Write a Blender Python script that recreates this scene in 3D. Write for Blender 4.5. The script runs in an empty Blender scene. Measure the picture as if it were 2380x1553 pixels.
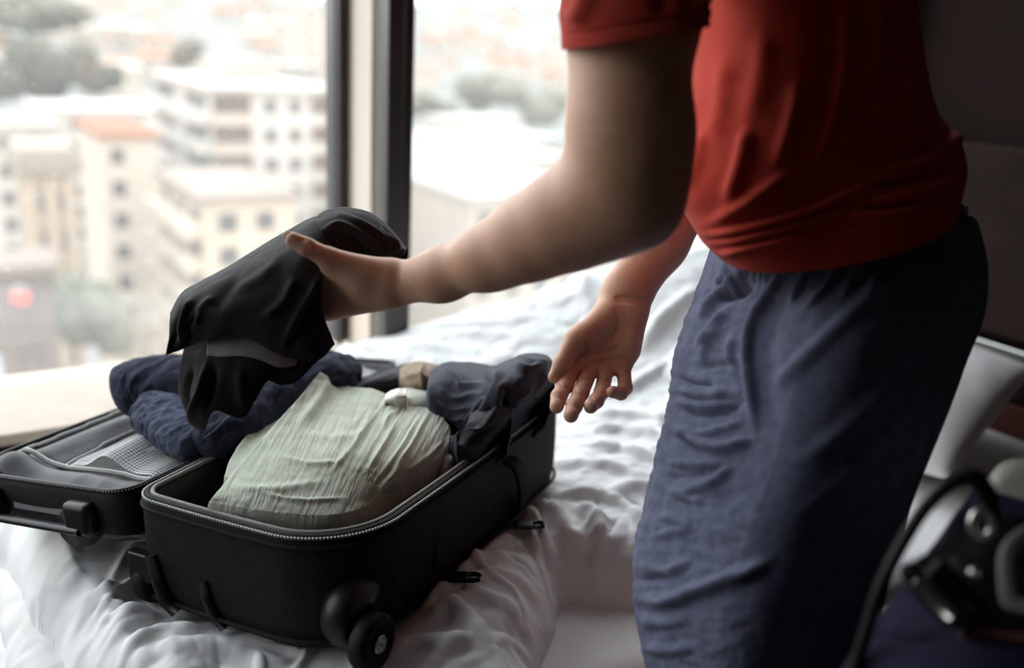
import bpy, math, random
import numpy as np
from mathutils import Vector, Matrix

# ------------------------------------------------------------------ camera
W, H = 2380, 1553
F = 2250.0
CAM = np.array([0.0, 0.0, 1.25])
PITCH, ROLL = math.radians(17), math.radians(3)
_D = np.array([0, math.cos(PITCH), -math.sin(PITCH)])
_u0 = np.array([0, math.sin(PITCH), math.cos(PITCH)])
_r0 = np.array([1.0, 0, 0])
_R = _r0 * math.cos(ROLL) + _u0 * math.sin(ROLL)
_U = -_r0 * math.sin(ROLL) + _u0 * math.cos(ROLL)

scn = bpy.context.scene
cd = bpy.data.cameras.new('camera')
cam = bpy.data.objects.new('camera', cd)
scn.collection.objects.link(cam)
scn.camera = cam
cam.matrix_world = Matrix(((_R[0], _U[0], -_D[0], CAM[0]), (_R[1], _U[1], -_D[1], CAM[1]),
                           (_R[2], _U[2], -_D[2], CAM[2]), (0, 0, 0, 1)))
cd.sensor_fit = 'HORIZONTAL'
cd.sensor_width = 36.0
cd.lens = F / W * 36.0
cd.clip_start, cd.clip_end = 0.05, 4000
cd.dof.use_dof = True
cd.dof.focus_distance = 1.27
cd.dof.aperture_fstop = 1.7

# ------------------------------------------------------------------ light: bright overcast sky
wd = bpy.data.worlds.new('overcast_sky')
scn.world = wd
wd.use_nodes = True
nt = wd.node_tree
bg = nt.nodes['Background']
tc = nt.nodes.new('ShaderNodeTexCoord')
sep = nt.nodes.new('ShaderNodeSeparateXYZ')
rmp = nt.nodes.new('ShaderNodeValToRGB')
rmp.color_ramp.elements[0].position = 0.0
rmp.color_ramp.elements[0].color = (0.80, 0.785, 0.76, 1)
rmp.color_ramp.elements[1].position = 0.7
rmp.color_ramp.elements[1].color = (1.10, 1.20, 1.30, 1)
nt.links.new(tc.outputs['Generated'], sep.inputs[0])
nt.links.new(sep.outputs['Z'], rmp.inputs[0])
nt.links.new(rmp.outputs[0], bg.inputs['Color'])
bg.inputs['Strength'].default_value = 2.6
scn.view_settings.view_transform = 'Standard'
scn.view_settings.look = 'None'
scn.view_settings.gamma = 1.0
scn.view_settings.use_curve_mapping = False
scn.view_settings.exposure = 1.3

# ------------------------------------------------------------------ helpers: projection
def ray(x, y):
    return _D + _R * (x - W / 2) / F - _U * (y - H / 2) / F
def P(x, y, d):                       # point seen at pixel (x, y), d metres along the lens axis
    return CAM + ray(x, y) * d
def PZ(x, y, z):                      # point seen at pixel (x, y) on the level plane z
    v = ray(x, y)
    return CAM + v * (z - CAM[2]) / v[2]
def pix(p):
    q = np.asarray(p, float) - CAM
    d = q @ _D
    d = np.where(np.abs(d) < 1e-6, 1e-6, d)
    return W / 2 + F * (q @ _R) / d, H / 2 - F * (q @ _U) / d, d
def PP(x, y, p0, n):                  # on a plane
    v = ray(x, y)
    return CAM + v * (np.dot(np.asarray(p0) - CAM, n) / np.dot(v, n))
def nrm(v):
    v = np.asarray(v, float)
    return v / np.linalg.norm(v)

# ------------------------------------------------------------------ helpers: numpy noise
_rng = np.random.default_rng(7)
_perm = _rng.permutation(256)
_perm = np.concatenate([_perm, _perm, _perm])
_grad = _rng.normal(size=(256, 3))
_grad /= np.linalg.norm(_grad, axis=1)[:, None]
def noise3(p):
    p = np.asarray(p, float)
    sh = p.shape[:-1]
    p = p.reshape(-1, 3)
    i = np.floor(p).astype(int)
    f = p - i
    i &= 255
    u = f * f * f * (f * (f * 6 - 15) + 10)
    out = 0
    for dx in (0, 1):
        wx = u[:, 0] if dx else 1 - u[:, 0]
        for dy in (0, 1):
            wy = u[:, 1] if dy else 1 - u[:, 1]
            for dz in (0, 1):
                wz = u[:, 2] if dz else 1 - u[:, 2]
                h = _perm[_perm[_perm[i[:, 0] + dx] + i[:, 1] + dy] + i[:, 2] + dz]
                g = _grad[h]
                out = out + wx * wy * wz * ((f[:, 0] - dx) * g[:, 0] + (f[:, 1] - dy) * g[:, 1] + (f[:, 2] - dz) * g[:, 2])
    return out.reshape(sh)
def fbm(p, o=3):
    a, s, r = 1.0, 1.0, 0
    for _ in range(o):
        r = r + a * noise3(np.asarray(p) * s + 17.3 * s)
        a *= 0.5
        s *= 2.03
    return r
def crease(p, o=3):                   # ridged noise: soft cloth with sharp crests
    a, s, r = 1.0, 1.0, 0
    for _ in range(o):
        n = noise3(np.asarray(p) * s + 5.1 * s)
        r = r + a * (0.35 - np.sqrt(n * n + 0.004))
        a *= 0.5
        s *= 1.9
    return r

# ------------------------------------------------------------------ helpers: splines, grids
def cr(c, n):                         # Catmull-Rom along axis 0
    c = np.asarray(c, float)
    k = len(c)
    if k == 2:
        t = np.linspace(0, 1, n).reshape((-1,) + (1,) * (c.ndim - 1))
        return c[0] * (1 - t) + c[1] * t
    e = np.concatenate([[2 * c[0] - c[1]], c, [2 * c[-1] - c[-2]]])
    t = np.linspace(0, k - 1 - 1e-9, n)
    i = t.astype(int)
    f = (t - i).reshape((-1,) + (1,) * (c.ndim - 1))
    a, b, cc, d = e[i], e[i + 1], e[i + 2], e[i + 3]
    return 0.5 * (2 * b + (cc - a) * f + (2 * a - 5 * b + 4 * cc - d) * f ** 2 + (3 * b - a - 3 * cc + d) * f ** 3)
def cr_closed(c, n):
    c = np.asarray(c, float)
    k = len(c)
    t = np.arange(n) * k / n
    i = t.astype(int)
    f = (t - i).reshape((-1,) + (1,) * (c.ndim - 1))
    a, b, cc, d = c[(i - 1) % k], c[i % k], c[(i + 1) % k], c[(i + 2) % k]
    return 0.5 * (2 * b + (cc - a) * f + (2 * a - 5 * b + 4 * cc - d) * f ** 2 + (3 * b - a - 3 * cc + d) * f ** 3)
def gfaces(nu, nv, wrap=False, off=0):  # grid of nu rows x nv columns
    i = np.arange(nu - 1)[:, None]
    j = np.arange(nv if wrap else nv - 1)[None, :]
    j2 = (j + 1) % nv
    q = np.stack([i * nv + j, i * nv + j2, (i + 1) * nv + j2, (i + 1) * nv + j], -1)
    return q.reshape(-1, 4) + off
def gnormals(g, wrap=False):
    du = np.gradient(g, axis=0)
    if wrap:
        dv = (np.roll(g, -1, 1) - np.roll(g, 1, 1)) / 2
    else:
        dv = np.gradient(g, axis=1)
    n = np.cross(dv, du)
    return n / np.maximum(np.linalg.norm(n, axis=-1, keepdims=True), 1e-12)
def resample(poly, n):
    poly = np.asarray(poly, float)
    s = np.concatenate([[0], np.cumsum(np.linalg.norm(np.diff(poly, axis=0), axis=1))])
    t = np.linspace(0, s[-1], n)
    return np.stack([np.interp(t, s, poly[:, k]) for k in range(poly.shape[1])], 1)
def ridges(x, y, lst):                # sum of ridge lines: (points, half width, height)
    out = np.zeros_like(x)
    for pts, w, h in lst:
        q = cr(pts, max(8, 5 * len(pts))) if len(pts) > 2 else cr(pts, 6)
        x0, x1 = q[:, 0].min() - 3 * w, q[:, 0].max() + 3 * w
        y0, y1 = q[:, 1].min() - 3 * w, q[:, 1].max() + 3 * w
        m = (x > x0) & (x < x1) & (y > y0) & (y < y1)
        if not m.any():
            continue
        xs, ys = x[m], y[m]
        best = np.full(xs.shape, 1e18)
        bt = np.zeros_like(xs)
        L = len(q) - 1
        for i in range(L):
            a, b = q[i], q[i + 1]
            e = b - a
            ee = e @ e + 1e-12
            t = np.clip(((xs - a[0]) * e[0] + (ys - a[1]) * e[1]) / ee, 0, 1)
            dd = (xs - a[0] - t * e[0]) ** 2 + (ys - a[1] - t * e[1]) ** 2
            k = dd < best
            best = np.where(k, dd, best)
            bt = np.where(k, (i + t) / L, bt)
        tap = np.clip(np.minimum(bt, 1 - bt) / 0.25, 0, 1)
        tap = 0.15 + 0.85 * tap * tap * (3 - 2 * tap)
        out[m] += h * tap * np.exp(-best / (w * w))
    return out

# ------------------------------------------------------------------ helpers: objects
COL = scn.collection
def tag(o, label=None, cat=None, group=None, kind=None):
    if label: o['label'] = label
    if cat: o['category'] = cat
    if group: o['group'] = group
    if kind: o['kind'] = kind
    return o
def raw(name, v, f, mat=None, parent=None, smooth=True, uv=None, mods=None):
    me = bpy.data.meshes.new(name)
    v = np.asarray(v, float).reshape(-1, 3)
    if isinstance(f, np.ndarray):
        n, k = f.shape
        me.vertices.add(len(v)); me.vertices.foreach_set('co', v.ravel())
        me.loops.add(n * k); me.loops.foreach_set('vertex_index', f.ravel().astype(np.int32))
        me.polygons.add(n)
        me.polygons.foreach_set('loop_start', np.arange(0, n * k, k, dtype=np.int32))
        me.update(calc_edges=True)
        me.validate()
    else:
        me.from_pydata([tuple(p) for p in v], [], [tuple(int(i) for i in q) for q in f])
    if uv is not None:
        l = me.uv_layers.new(name='UVMap')
        idx = np.empty(len(me.loops), dtype=np.int32)
        me.loops.foreach_get('vertex_index', idx)
        l.data.foreach_set('uv', np.asarray(uv, float).reshape(-1, 2)[idx].ravel())
    if smooth:
        me.polygons.foreach_set('use_smooth', np.ones(len(me.polygons), dtype=bool))
    if mat: me.materials.append(mat)
    o = bpy.data.objects.new(name, me)
    COL.objects.link(o)
    if parent is not None: o.parent = parent
    return o
def empty(name, loc=(0, 0, 0)):
    o = bpy.data.objects.new(name, None)
    o.empty_display_size = 0.05
    COL.objects.link(o)
    return o
class MB:                              # mesh builder
    def __init__(s): s.v = []; s.f = []
    def add(s, v, f):
        o = len(s.v)
        s.v += [tuple(p) for p in np.asarray(v, float).reshape(-1, 3)]
        s.f += [tuple(int(i) + o for i in q) for q in f]
    def box(s, c, sx, sy, sz, ax=None):
        ax = np.eye(3) if ax is None else np.asarray(ax)
        v = [np.asarray(c) + ax[0] * sx / 2 * a + ax[1] * sy / 2 * b + ax[2] * sz / 2 * d for a in (-1, 1) for b in (-1, 1) for d in (-1, 1)]
        s.add(v, [(0, 1, 3, 2), (4, 6, 7, 5), (0, 4, 5, 1), (2, 3, 7, 6), (0, 2, 6, 4), (1, 5, 7, 3)])
    def tube(s, path, r, n=10, closed=False, up=None, flat=1.0, caps=True):
        p = np.asarray(path, float)
        r = np.broadcast_to(np.asarray(r, float), (len(p),))
        t = (np.roll(p, -1, 0) - np.roll(p, 1, 0)) if closed else np.gradient(p, axis=0)
        t /= np.maximum(np.linalg.norm(t, axis=1, keepdims=True), 1e-12)
        u = np.array([0, 0, 1.0]) if up is None else np.asarray(up, float)
        rings = []
        for i in range(len(p)):
            a = np.cross(t[i], u)
            if np.linalg.norm(a) < 1e-3: a = np.cross(t[i], [1, 0.2, 0.1])
            a = a / np.linalg.norm(a); b = np.cross(a, t[i])
            an = np.arange(n) * 2 * np.pi / n
            rings.append(p[i] + r[i] * (np.cos(an)[:, None] * a + flat * np.sin(an)[:, None] * b))
        rings = np.array(rings)
        k = len(p)
        f = [tuple(q) for q in gfaces(k, n, True)]
        if closed:
            for j in range(n): f.append(((k - 1) * n + j, (k - 1) * n + (j + 1) % n, (j + 1) % n, j))
        elif caps:
            f.append(tuple(range(n)))
            f.append(tuple(reversed(range((k - 1) * n, k * n))))
        s.add(rings, f)
    def lathe(s, prof, c, ax, n=28):   # prof: (radius, along axis)
        ax = nrm(ax); a = np.cross(ax, [0.3, 0.2, 0.9]); a = nrm(a); b = np.cross(ax, a)
        an = np.arange(n) * 2 * np.pi / n
        ring = np.cos(an)[:, None] * a + np.sin(an)[:, None] * b
        v = np.array([np.asarray(c) + ax * h + ring * r for r, h in prof])
        k = len(prof)
        f = [tuple(q) for q in gfaces(k, n, True)] + [tuple(range(n)), tuple(reversed(range((k - 1) * n, k * n)))]
        s.add(v, f)
    def build(s, name, mat, parent=None, smooth=False, bevel=0, seg=2, sub=0):
        o = raw(name, s.v, s.f, mat, parent, smooth)
        if bevel:
            m = o.modifiers.new('bevel', 'BEVEL'); m.width = bevel; m.segments = seg; m.limit_method = 'ANGLE'
            o.data.polygons.foreach_set('use_smooth', np.ones(len(o.data.polygons), dtype=bool))
            w = o.modifiers.new('wn', 'WEIGHTED_NORMAL')
        if sub:
            m = o.modifiers.new('sub', 'SUBSURF'); m.levels = sub; m.render_levels = sub
        return o
def solid(o, t, off=-1):
    m = o.modifiers.new('thickness', 'SOLIDIFY'); m.thickness = t; m.offset = off
    return o

# ------------------------------------------------------------------ helpers: materials
def mat(name, col, rough=0.7, col2=None, scale=30, bump=0.0, bscale=200, metal=0, sheen=0, spec=0.18, sss=0, detail=4, stretch=None, weave=0, wscale=900, alpha=None, coat=0):
    m = bpy.data.materials.new(name)
    m.use_nodes = True
    t = m.node_tree
    b = t.nodes['Principled BSDF']
    b.inputs['Roughness'].default_value = rough
    b.inputs['Metallic'].default_value = metal
    b.inputs['Specular IOR Level'].default_value = spec
    if coat: b.inputs['Coat Weight'].default_value = coat
    if sheen:
        b.inputs['Sheen Weight'].default_value = sheen * 0.15
        b.inputs['Sheen Roughness'].default_value = 0.5
    if sss:
        b.inputs['Subsurface Weight'].default_value = sss
        b.inputs['Subsurface Radius'].default_value = (1.0, 0.35, 0.2)
        b.inputs['Subsurface Scale'].default_value = 0.006
    co = t.nodes.new('ShaderNodeTexCoord').outputs['Object']
    if stretch:
        mp = t.nodes.new('ShaderNodeMapping'); mp.inputs['Scale'].default_value = stretch
        t.links.new(co, mp.inputs[0]); co = mp.outputs[0]
    c1 = tuple(col) + (1,)
    if col2 is not None:
        n = t.nodes.new('ShaderNodeTexNoise'); n.inputs['Scale'].default_value = scale; n.inputs['Detail'].default_value = detail
        t.links.new(co, n.inputs['Vector'])
        r = t.nodes.new('ShaderNodeValToRGB')
        r.color_ramp.elements[0].position = 0.35; r.color_ramp.elements[0].color = c1
        r.color_ramp.elements[1].position = 0.65; r.color_ramp.elements[1].color = tuple(col2) + (1,)
        t.links.new(n.outputs['Fac'], r.inputs[0]); t.links.new(r.outputs[0], b.inputs['Base Color'])
    else:
        b.inputs['Base Color'].default_value = c1
    last = None
    if bump:
        n = t.nodes.new('ShaderNodeTexNoise'); n.inputs['Scale'].default_value = bscale; n.inputs['Detail'].default_value = 5
        t.links.new(co, n.inputs['Vector'])
        bm = t.nodes.new('ShaderNodeBump'); bm.inputs['Strength'].default_value = bump; bm.inputs['Distance'].default_value = 0.002
        t.links.new(n.outputs['Fac'], bm.inputs['Height']); last = bm
    if weave:
        for ax, rot in ((0, 0), (1, 0)):
            wv = t.nodes.new('ShaderNodeTexWave'); wv.bands_direction = 'XYZ'[ax] if ax < 3 else 'X'
            wv.inputs['Scale'].default_value = wscale / 6.28; wv.inputs['Distortion'].default_value = 0.6; wv.inputs['Detail'].default_value = 1
            t.links.new(co, wv.inputs['Vector'])
            bm = t.nodes.new('ShaderNodeBump'); bm.inputs['Strength'].default_value = weave; bm.inputs['Distance'].default_value = 0.0006
            t.links.new(wv.outputs['Fac'], bm.inputs['Height'])
            if last: t.links.new(last.outputs[0], bm.inputs['Normal'])
            last = bm
    if last: t.links.new(last.outputs[0], b.inputs['Normal'])
    return m
# ------------------------------------------------------------------ room frame: u along the window, v out through it
TH = math.radians(32)
Du = np.array([math.cos(TH), math.sin(TH), 0.0])
Dn = np.array([-math.sin(TH), math.cos(TH), 0.0])
Ez = np.array([0, 0, 1.0])
AX = [Du, Dn, Ez]
def RC(u, v, z=0.0):
    return Du * u + Dn * v + Ez * z
VW = 2.07          # window plane
UW = 2.20          # headboard wall plane
ZC = 2.80          # ceiling
ZB = 0.43          # mattress top

M_wall = mat('dark_brown_wall', (0.014, 0.009, 0.008), 0.75, (0.019, 0.012, 0.011), 3, 0.15, 60, spec=0.03)
M_walld = mat('dark_taupe_wall', (0.06, 0.048, 0.042), 0.9, (0.07, 0.056, 0.05), 4, 0.1, 80)
M_ceil = mat('ceiling_paint', (0.13, 0.115, 0.105), 0.9)
M_floor = mat('brown_carpet', (0.025, 0.018, 0.016), 0.95, (0.035, 0.025, 0.022), 60, 0.5, 300)
M_frame = mat('anodised_frame', (0.030, 0.026, 0.028), 0.38, (0.040, 0.034, 0.036), 8, spec=0.6)
M_beige = mat('beige_panel', (0.58, 0.50, 0.43), 0.7, (0.62, 0.54, 0.46), 3, 0.08, 60)
M_sill = mat('sill_stone', (0.34, 0.275, 0.22), 0.6, (0.38, 0.31, 0.25), 12)

def room_box(name, u0, u1, v0, v1, z0, z1, m, parent=None, bevel=0.0, kind='structure'):
    b = MB()
    b.box(RC((u0 + u1) / 2, (v0 + v1) / 2, (z0 + z1) / 2), u1 - u0, v1 - v0, z1 - z0, AX)
    o = b.build(name, m, parent, bevel=bevel)
    if parent is None and kind: o['kind'] = kind
    return o
room_box('floor', -1.6, UW, -1.9, VW + 0.12, -0.10, 0.0, M_floor)
room_box('ceiling', -1.6, UW, -1.9, VW + 0.12, ZC, ZC + 0.1, M_ceil)
room_box('wall_right', UW, UW + 0.12, -1.9, VW + 0.12, -0.1, ZC + 0.1, M_wall)
wl = empty('wall_left'); wl['kind'] = 'structure'                               # side wall with a second, wide window
for a_, c_, z0, z1 in ((-1.9, 1.25, -0.1, ZC + 0.1), (1.98, VW + 0.32, -0.1, ZC + 0.1), (1.25, 1.98, -0.1, 0.43), (1.25, 1.98, 2.70, ZC + 0.1)):
    room_box('wall_section', -1.72, -1.6, a_, c_, z0, z1, M_walld, wl)
room_box('wall_back', -1.72, UW + 0.12, -2.02, -1.9, -0.1, ZC + 0.1, M_walld)
room_box('wall_window', -1.72, UW, VW, VW + 0.32, -0.1, 0.43, M_walld)       # low wall under the glass
sill = room_box('trim_1', -1.6, UW, VW - 0.07, VW + 0.30, 0.43, 0.455, M_sill, bevel=0.006)

# glass: thin specked pane; its even translucent veil imitates haze over the city
M_glass = bpy.data.materials.new('specked_haze_veil_glass')
M_glass.use_nodes = True
t = M_glass.node_tree
for n in list(t.nodes): t.nodes.remove(n)
out = t.nodes.new('ShaderNodeOutputMaterial')
tr = t.nodes.new('ShaderNodeBsdfTransparent'); tr.inputs[0].default_value = (0.96, 0.965, 0.96, 1)
tl = t.nodes.new('ShaderNodeBsdfTranslucent'); tl.inputs[0].default_value = (0.95, 0.93, 0.90, 1)
mx = t.nodes.new('ShaderNodeMixShader')
tcg = t.nodes.new('ShaderNodeTexCoord')
ns = t.nodes.new('ShaderNodeTexNoise'); ns.inputs['Scale'].default_value = 90; ns.inputs['Detail'].default_value = 2
mr = t.nodes.new('ShaderNodeMapRange')
mr.inputs[1].default_value = 0.66; mr.inputs[2].default_value = 0.74; mr.inputs[3].default_value = 0.045; mr.inputs[4].default_value = 0.12
t.links.new(tcg.outputs['Object'], ns.inputs['Vector']); t.links.new(ns.outputs['Fac'], mr.inputs[0])
t.links.new(mr.outputs[0], mx.inputs[0])
t.links.new(tr.outputs[0], mx.inputs[1]); t.links.new(tl.outputs[0], mx.inputs[2])
gl = t.nodes.new('ShaderNodeBsdfGlossy'); gl.inputs['Roughness'].default_value = 0.02
mx2 = t.nodes.new('ShaderNodeMixShader'); mx2.inputs[0].default_value = 0.04
t.links.new(mx.outputs[0], mx2.inputs[1]); t.links.new(gl.outputs[0], mx2.inputs[2])
t.links.new(mx2.outputs[0], out.inputs[0])

def veil_variant(base, lo_v, hi_v, nm):
    m = base.copy(); m.name = nm
    for n in m.node_tree.nodes:
        if n.bl_idname == 'ShaderNodeMapRange': n.inputs[3].default_value = lo_v; n.inputs[4].default_value = hi_v
    return m
M_glass2 = veil_variant(M_glass, 0.06, 0.12, 'stronger_haze_veil_glass')  # right pane: stronger veil imitates outdoor haze and glare
def window(idx, u0, u1, fl, fr, VW=VW, M_glass=M_glass):
    w = empty('window_%d' % idx)
    w['kind'] = 'structure'
    b = MB(); b.box(RC((u0 + u1) / 2, VW + 0.03, (0.44 + 2.72) / 2), u1 - u0, 0.006, 2.72 - 0.44, AX)
    b.build('pane', M_glass, w)
    for (a, c, z0, z1) in ((u0 - fl, u0, 0.475, 2.75), (u1, u1 + fr, 0.475, 2.75), (u0, u1, 2.70, 2.75)):
        if c - a < 0.001: continue
        f = MB(); f.box(RC((a + c) / 2, VW + 0.01, (z0 + z1) / 2), c - a, 0.06, z1 - z0, AX)
        f.build('window_frame', M_frame, w, bevel=0.003)
    return w
DJ = 0.20
U1, U2, U3, U4 = 0.872, 0.900, 0.905, 0.978
w1 = window(1, -1.54, U1, 0.05, U2 - U1, VW + DJ)
w2 = window(2, U4, 2.14, 0.0, 0.05, M_glass=M_glass2)
# second rebate of the left frame, a slim bead
b = MB(); b.box(RC(U1 + 0.008, VW + DJ - 0.028, 1.6), 0.009, 0.02, 2.25, AX); b.build('glazing_bead', M_frame, w1, bevel=0.002)
# the dark frame on the right of the post, two steps
for a, c, v in ((U3, U3 + 0.04, -0.055), (U3 + 0.04, U4, -0.035)):
    f = MB(); f.box(RC((a + c) / 2, VW + v / 2 + 0.02, 1.6125), c - a, -v + 0.04, 2.275, AX)
    f.build('window_frame', M_frame, w2, bevel=0.003)
room_box('trim_2', U3, U3 + 0.03, VW - 0.015, VW + DJ + 0.04, 0.475, 2.75, M_beige)     # beige reveal between the windows
w3 = empty('window_3'); w3['kind'] = 'structure'
b = MB(); b.box(RC(-1.66, 1.615, 1.565), 0.006, 0.73, 2.27, AX); b.build('pane', M_glass, w3)
for a_, c_ in ((1.25, 1.29), (1.94, 1.98)): room_box('window_frame', -1.69, -1.63, a_, c_, 0.43, 2.70, M_frame, w3)
room_box('trim_3', -1.6, UW, VW - 0.02, VW + 0.32, 2.75, ZC, M_walld)                    # head above the windows
room_box('trim_4', -1.72, -1.59, VW, VW + 0.32, 0.44, 2.75, M_walld)                     # wall pier left of the windows
room_box('trim_5', 2.19, UW + 0.12, VW, VW + 0.12, 0.44, 2.75, M_walld)

# curtain gathered in the corner by the headboard wall
M_curt = mat('dark_curtain', (0.055, 0.036, 0.030), 0.9, (0.07, 0.046, 0.038), 20, 0.2, 200)
nu, nv = 60, 160
uu = np.linspace(0, 1, nv)
g = np.zeros((nu, nv, 3))
for i, zz in enumerate(np.linspace(0.62, 2.62, nu)):
    amp = 0.028 + 0.012 * math.sin(zz * 2)
    vv = VW - 0.08 - uu * 0.30
    ww = UW - 0.05 - amp * np.sin(uu * 26 + 0.3 * math.sin(zz * 1.7)) - 0.01 * np.sin(uu * 17 + zz)
    g[i] = Du * ww[:, None] + Dn * vv[:, None] + Ez * zz
cu = raw('curtain', g.reshape(-1, 3), gfaces(nu, nv), M_curt)
solid(cu, 0.003)
tag(cu, 'dark brown curtain gathered against the wall in the right corner behind the person', 'curtain')

# ------------------------------------------------------------------ city outside
GZ = -34.0
def terrain(x, y):
    r = np.sqrt(x * x + y * y)
    s = np.clip((r - 170) / 700, 0, 1)
    return GZ + 62 * s ** 1.15 + 3 * np.sin(x * 0.012 + y * 0.007) * np.clip((r - 200) / 200, 0, 1)
M_ground = mat('city_ground', (0.125, 0.118, 0.108), 0.95, (0.085, 0.088, 0.074), 0.05)
M_road = mat('city_road', (0.20, 0.215, 0.225), 0.9, (0.18, 0.19, 0.2), 0.3)
an = np.linspace(math.radians(-150), math.radians(62), 150)
rr = np.concatenate([np.linspace(8, 170, 20), np.linspace(185, 1300, 60)])
X = rr[:, None] * np.sin(an)[None]; Y = rr[:, None] * np.cos(an)[None]
raw('ground', np.stack([X, Y, terrain(X, Y)], -1), gfaces(80, 150)[:, ::-1].copy(), M_ground)['kind'] = 'structure'
def ground_at(px, py):
    v = ray(px, py)
    for d in np.linspace(30, 1250, 2500):
        p = CAM + v * d
        if p[2] < terrain(p[0], p[1]): return p
    return CAM + v * 900

CM = {}
def cmat(c, r=0.9):
    k = tuple(round(x, 2) for x in c)
    if k not in CM:
        c = (c[0] * 0.37, c[1] * 0.342, c[2] * 0.312)
        CM[k] = mat('facade_%d' % len(CM), c, r, tuple(min(1, x * 1.1) for x in c), 0.6)
    return CM[k]
M_win = mat('far_window_glass', (0.05, 0.046, 0.046), 0.25)
def bbox(mb, c0, a, b_, lo, hi):       # box from corner c0, a along Du, b_ along Dn, z lo..hi
    c = np.array(c0, float); c[2] = 0
    mb.box(c + Du * (a[0] + a[1]) / 2 + Dn * (b_[0] + b_[1]) / 2 + Ez * (lo + hi) / 2, abs(a[1] - a[0]), abs(b_[1] - b_[0]), hi - lo, AX)
def part_box(name, m, par, c0, a, b_, lo, hi):
    q = MB(); bbox(q, c0, a, b_, lo, hi)
    return q.build(name, m, par)
def dup(o, par, off):
    c = o.copy(); COL.objects.link(c); c.parent = par
    c.location = Vector(off) + o.location
    return c

# --- white apartment block with brown brick bands
c0 = P(490, 212, 95)
bA = empty('apartment_block')
tag(bA, 'tall white apartment block with brown brick bands, nearest the window post', 'building')
LA, LB = 13.2, 27.0        # along Du, along Dn
zt = c0[2]
white = cmat((0.80, 0.78, 0.75)); cream = cmat((0.78, 0.70, 0.60)); brick = cmat((0.20, 0.135, 0.115)); grey = cmat((0.62, 0.60, 0.58))
part_box('wall', white, bA, c0, (0, LA), (0, LB), GZ, zt)
rf = part_box('roof', cmat((0.66, 0.64, 0.62)), bA, c0, (-0.5, LA + 0.4), (-0.5, LB + 0.3), zt, zt + 0.5)
part_box('stair_head', grey, rf, c0, (5, 9), (9, 15), zt + 0.5, zt + 3.0)
FH = 2.95
pb = pw = None
for k in range(10):
    z1 = zt - 0.35 - k * FH
    off = (0, 0, -k * FH)
    if k == 0:
        pb = part_box('brick_panel', brick, bA, c0, (0.15, 3.9), (-0.14, 0.02), z1 - 1.75, z1)
        pb2 = part_box('brick_panel', brick, bA, c0, (10.2, LA - 0.1), (-0.14, 0.02), z1 - 1.75, z1)
        sl = part_box('ledge', cream, bA, c0, (0.05, 4.0), (-0.2, 0.02), z1 - FH + 0.02, z1 - 1.8)
        wn1 = part_box('window', M_win, bA, c0, (5.3, 6.5), (-0.06, 0.02), z1 - 1.7, z1 - 0.4)
        wn2 = part_box('window', M_win, bA, c0, (7.9, 9.1), (-0.06, 0.02), z1 - 1.7, z1 - 0.4)
        bal = part_box('balcony', white, bA, c0, (-1.5, 0.02), (0.2, 12.5), z1 - FH + 0.1, z1 - FH + 1.2)
        bal2 = part_box('balcony', white, bA, c0, (-1.5, 0.02), (14, 26.5), z1 - FH + 0.1, z1 - FH + 1.2)
        gw = part_box('window', M_win, bA, c0, (-0.05, 0.02), (2, 11), z1 - 1.7, z1 - 0.2)
        gw2 = part_box('window', M_win, bA, c0, (-0.05, 0.02), (15.5, 25), z1 - 1.7, z1 - 0.2)
        protos = [pb, pb2, sl, wn1, wn2, bal, bal2, gw, gw2]
    else:
        for q in protos: dup(q, bA, off)

# --- cream block in front of its long side
c1 = P(470, 470, 70)
bB = empty('apartment_block')
tag(bB, 'cream apartment block with rows of balconies, lower left of the white brick-banded block', 'building')
zt1 = c1[2]
creamw = cmat((0.80, 0.69, 0.57))
part_box('wall', creamw, bB, c1, (0, 7), (0, 14.5), GZ, zt1)
part_box('roof', cmat((0.40, 0.34, 0.30)), bB, c1, (-0.4, 7.2), (-0.4, 14.8), zt1, zt1 + 0.45)
pr = None
for k in range(9):
    z1 = zt1 - 0.3 - k * 2.55
    if k == 0:
        pr = [part_box('balcony', cmat((0.86, 0.77, 0.66)), bB, c1, (-1.4, 0.02), (0.3 + 4.8 * j, 4.5 + 4.8 * j), z1 - 2.45, z1 - 1.5) for j in range(3)]
        pr += [part_box('window', M_win, bB, c1, (-0.05, 0.02), (0.9 + 4.8 * j, 3.6 + 4.8 * j), z1 - 1.5, z1 - 0.4) for j in range(3)]
        pr += [part_box('window', M_win, bB, c1, (1.1 + 2.8 * j, 2.5 + 2.8 * j), (-0.05, 0.02), z1 - 2.0, z1 - 0.6) for j in range(2)]
    else:
        for q in pr: dup(q, bB, (0, 0, -k * 2.55))

# --- tan tower at the left with a wide cornice
c2 = P(150, 400, 72)
bC = empty('tower_block')
tag(bC, 'tan stone tower with a wide grey cornice at the far left of the view', 'building')
zt2 = c2[2]
tan = cmat((0.58, 0.47, 0.37))
part_box('wall', tan, bC, c2, (-2.8, 0.6), (0, 6), GZ, zt2)
cn = part_box('cornice', cmat((0.40, 0.35, 0.29)), bC, c2, (-3.5, 1.2), (-0.7, 6.6), zt2, zt2 + 1.3)
part_box('roof', cmat((0.48, 0.44, 0.38)), cn, c2, (-3.0, 0.8), (-0.2, 6.2), zt2 + 1.3, zt2 + 1.8)
for j in range(3):
    part_box('pilaster', cmat((0.66, 0.55, 0.44)), bC, c2, (-2.75 + 1.35 * j, -2.2 + 1.35 * j), (-0.25, 0.02), GZ, zt2 - 0.3)
wp = part_box('window', M_win, bC, c2, (-1.9, -1.6), (-0.06, 0.02), zt2 - 3, zt2 - 1.4)
wq = part_box('window', M_win, bC, c2, (-0.55, -0.25), (-0.06, 0.02), zt2 - 3, zt2 - 1.4)
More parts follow.
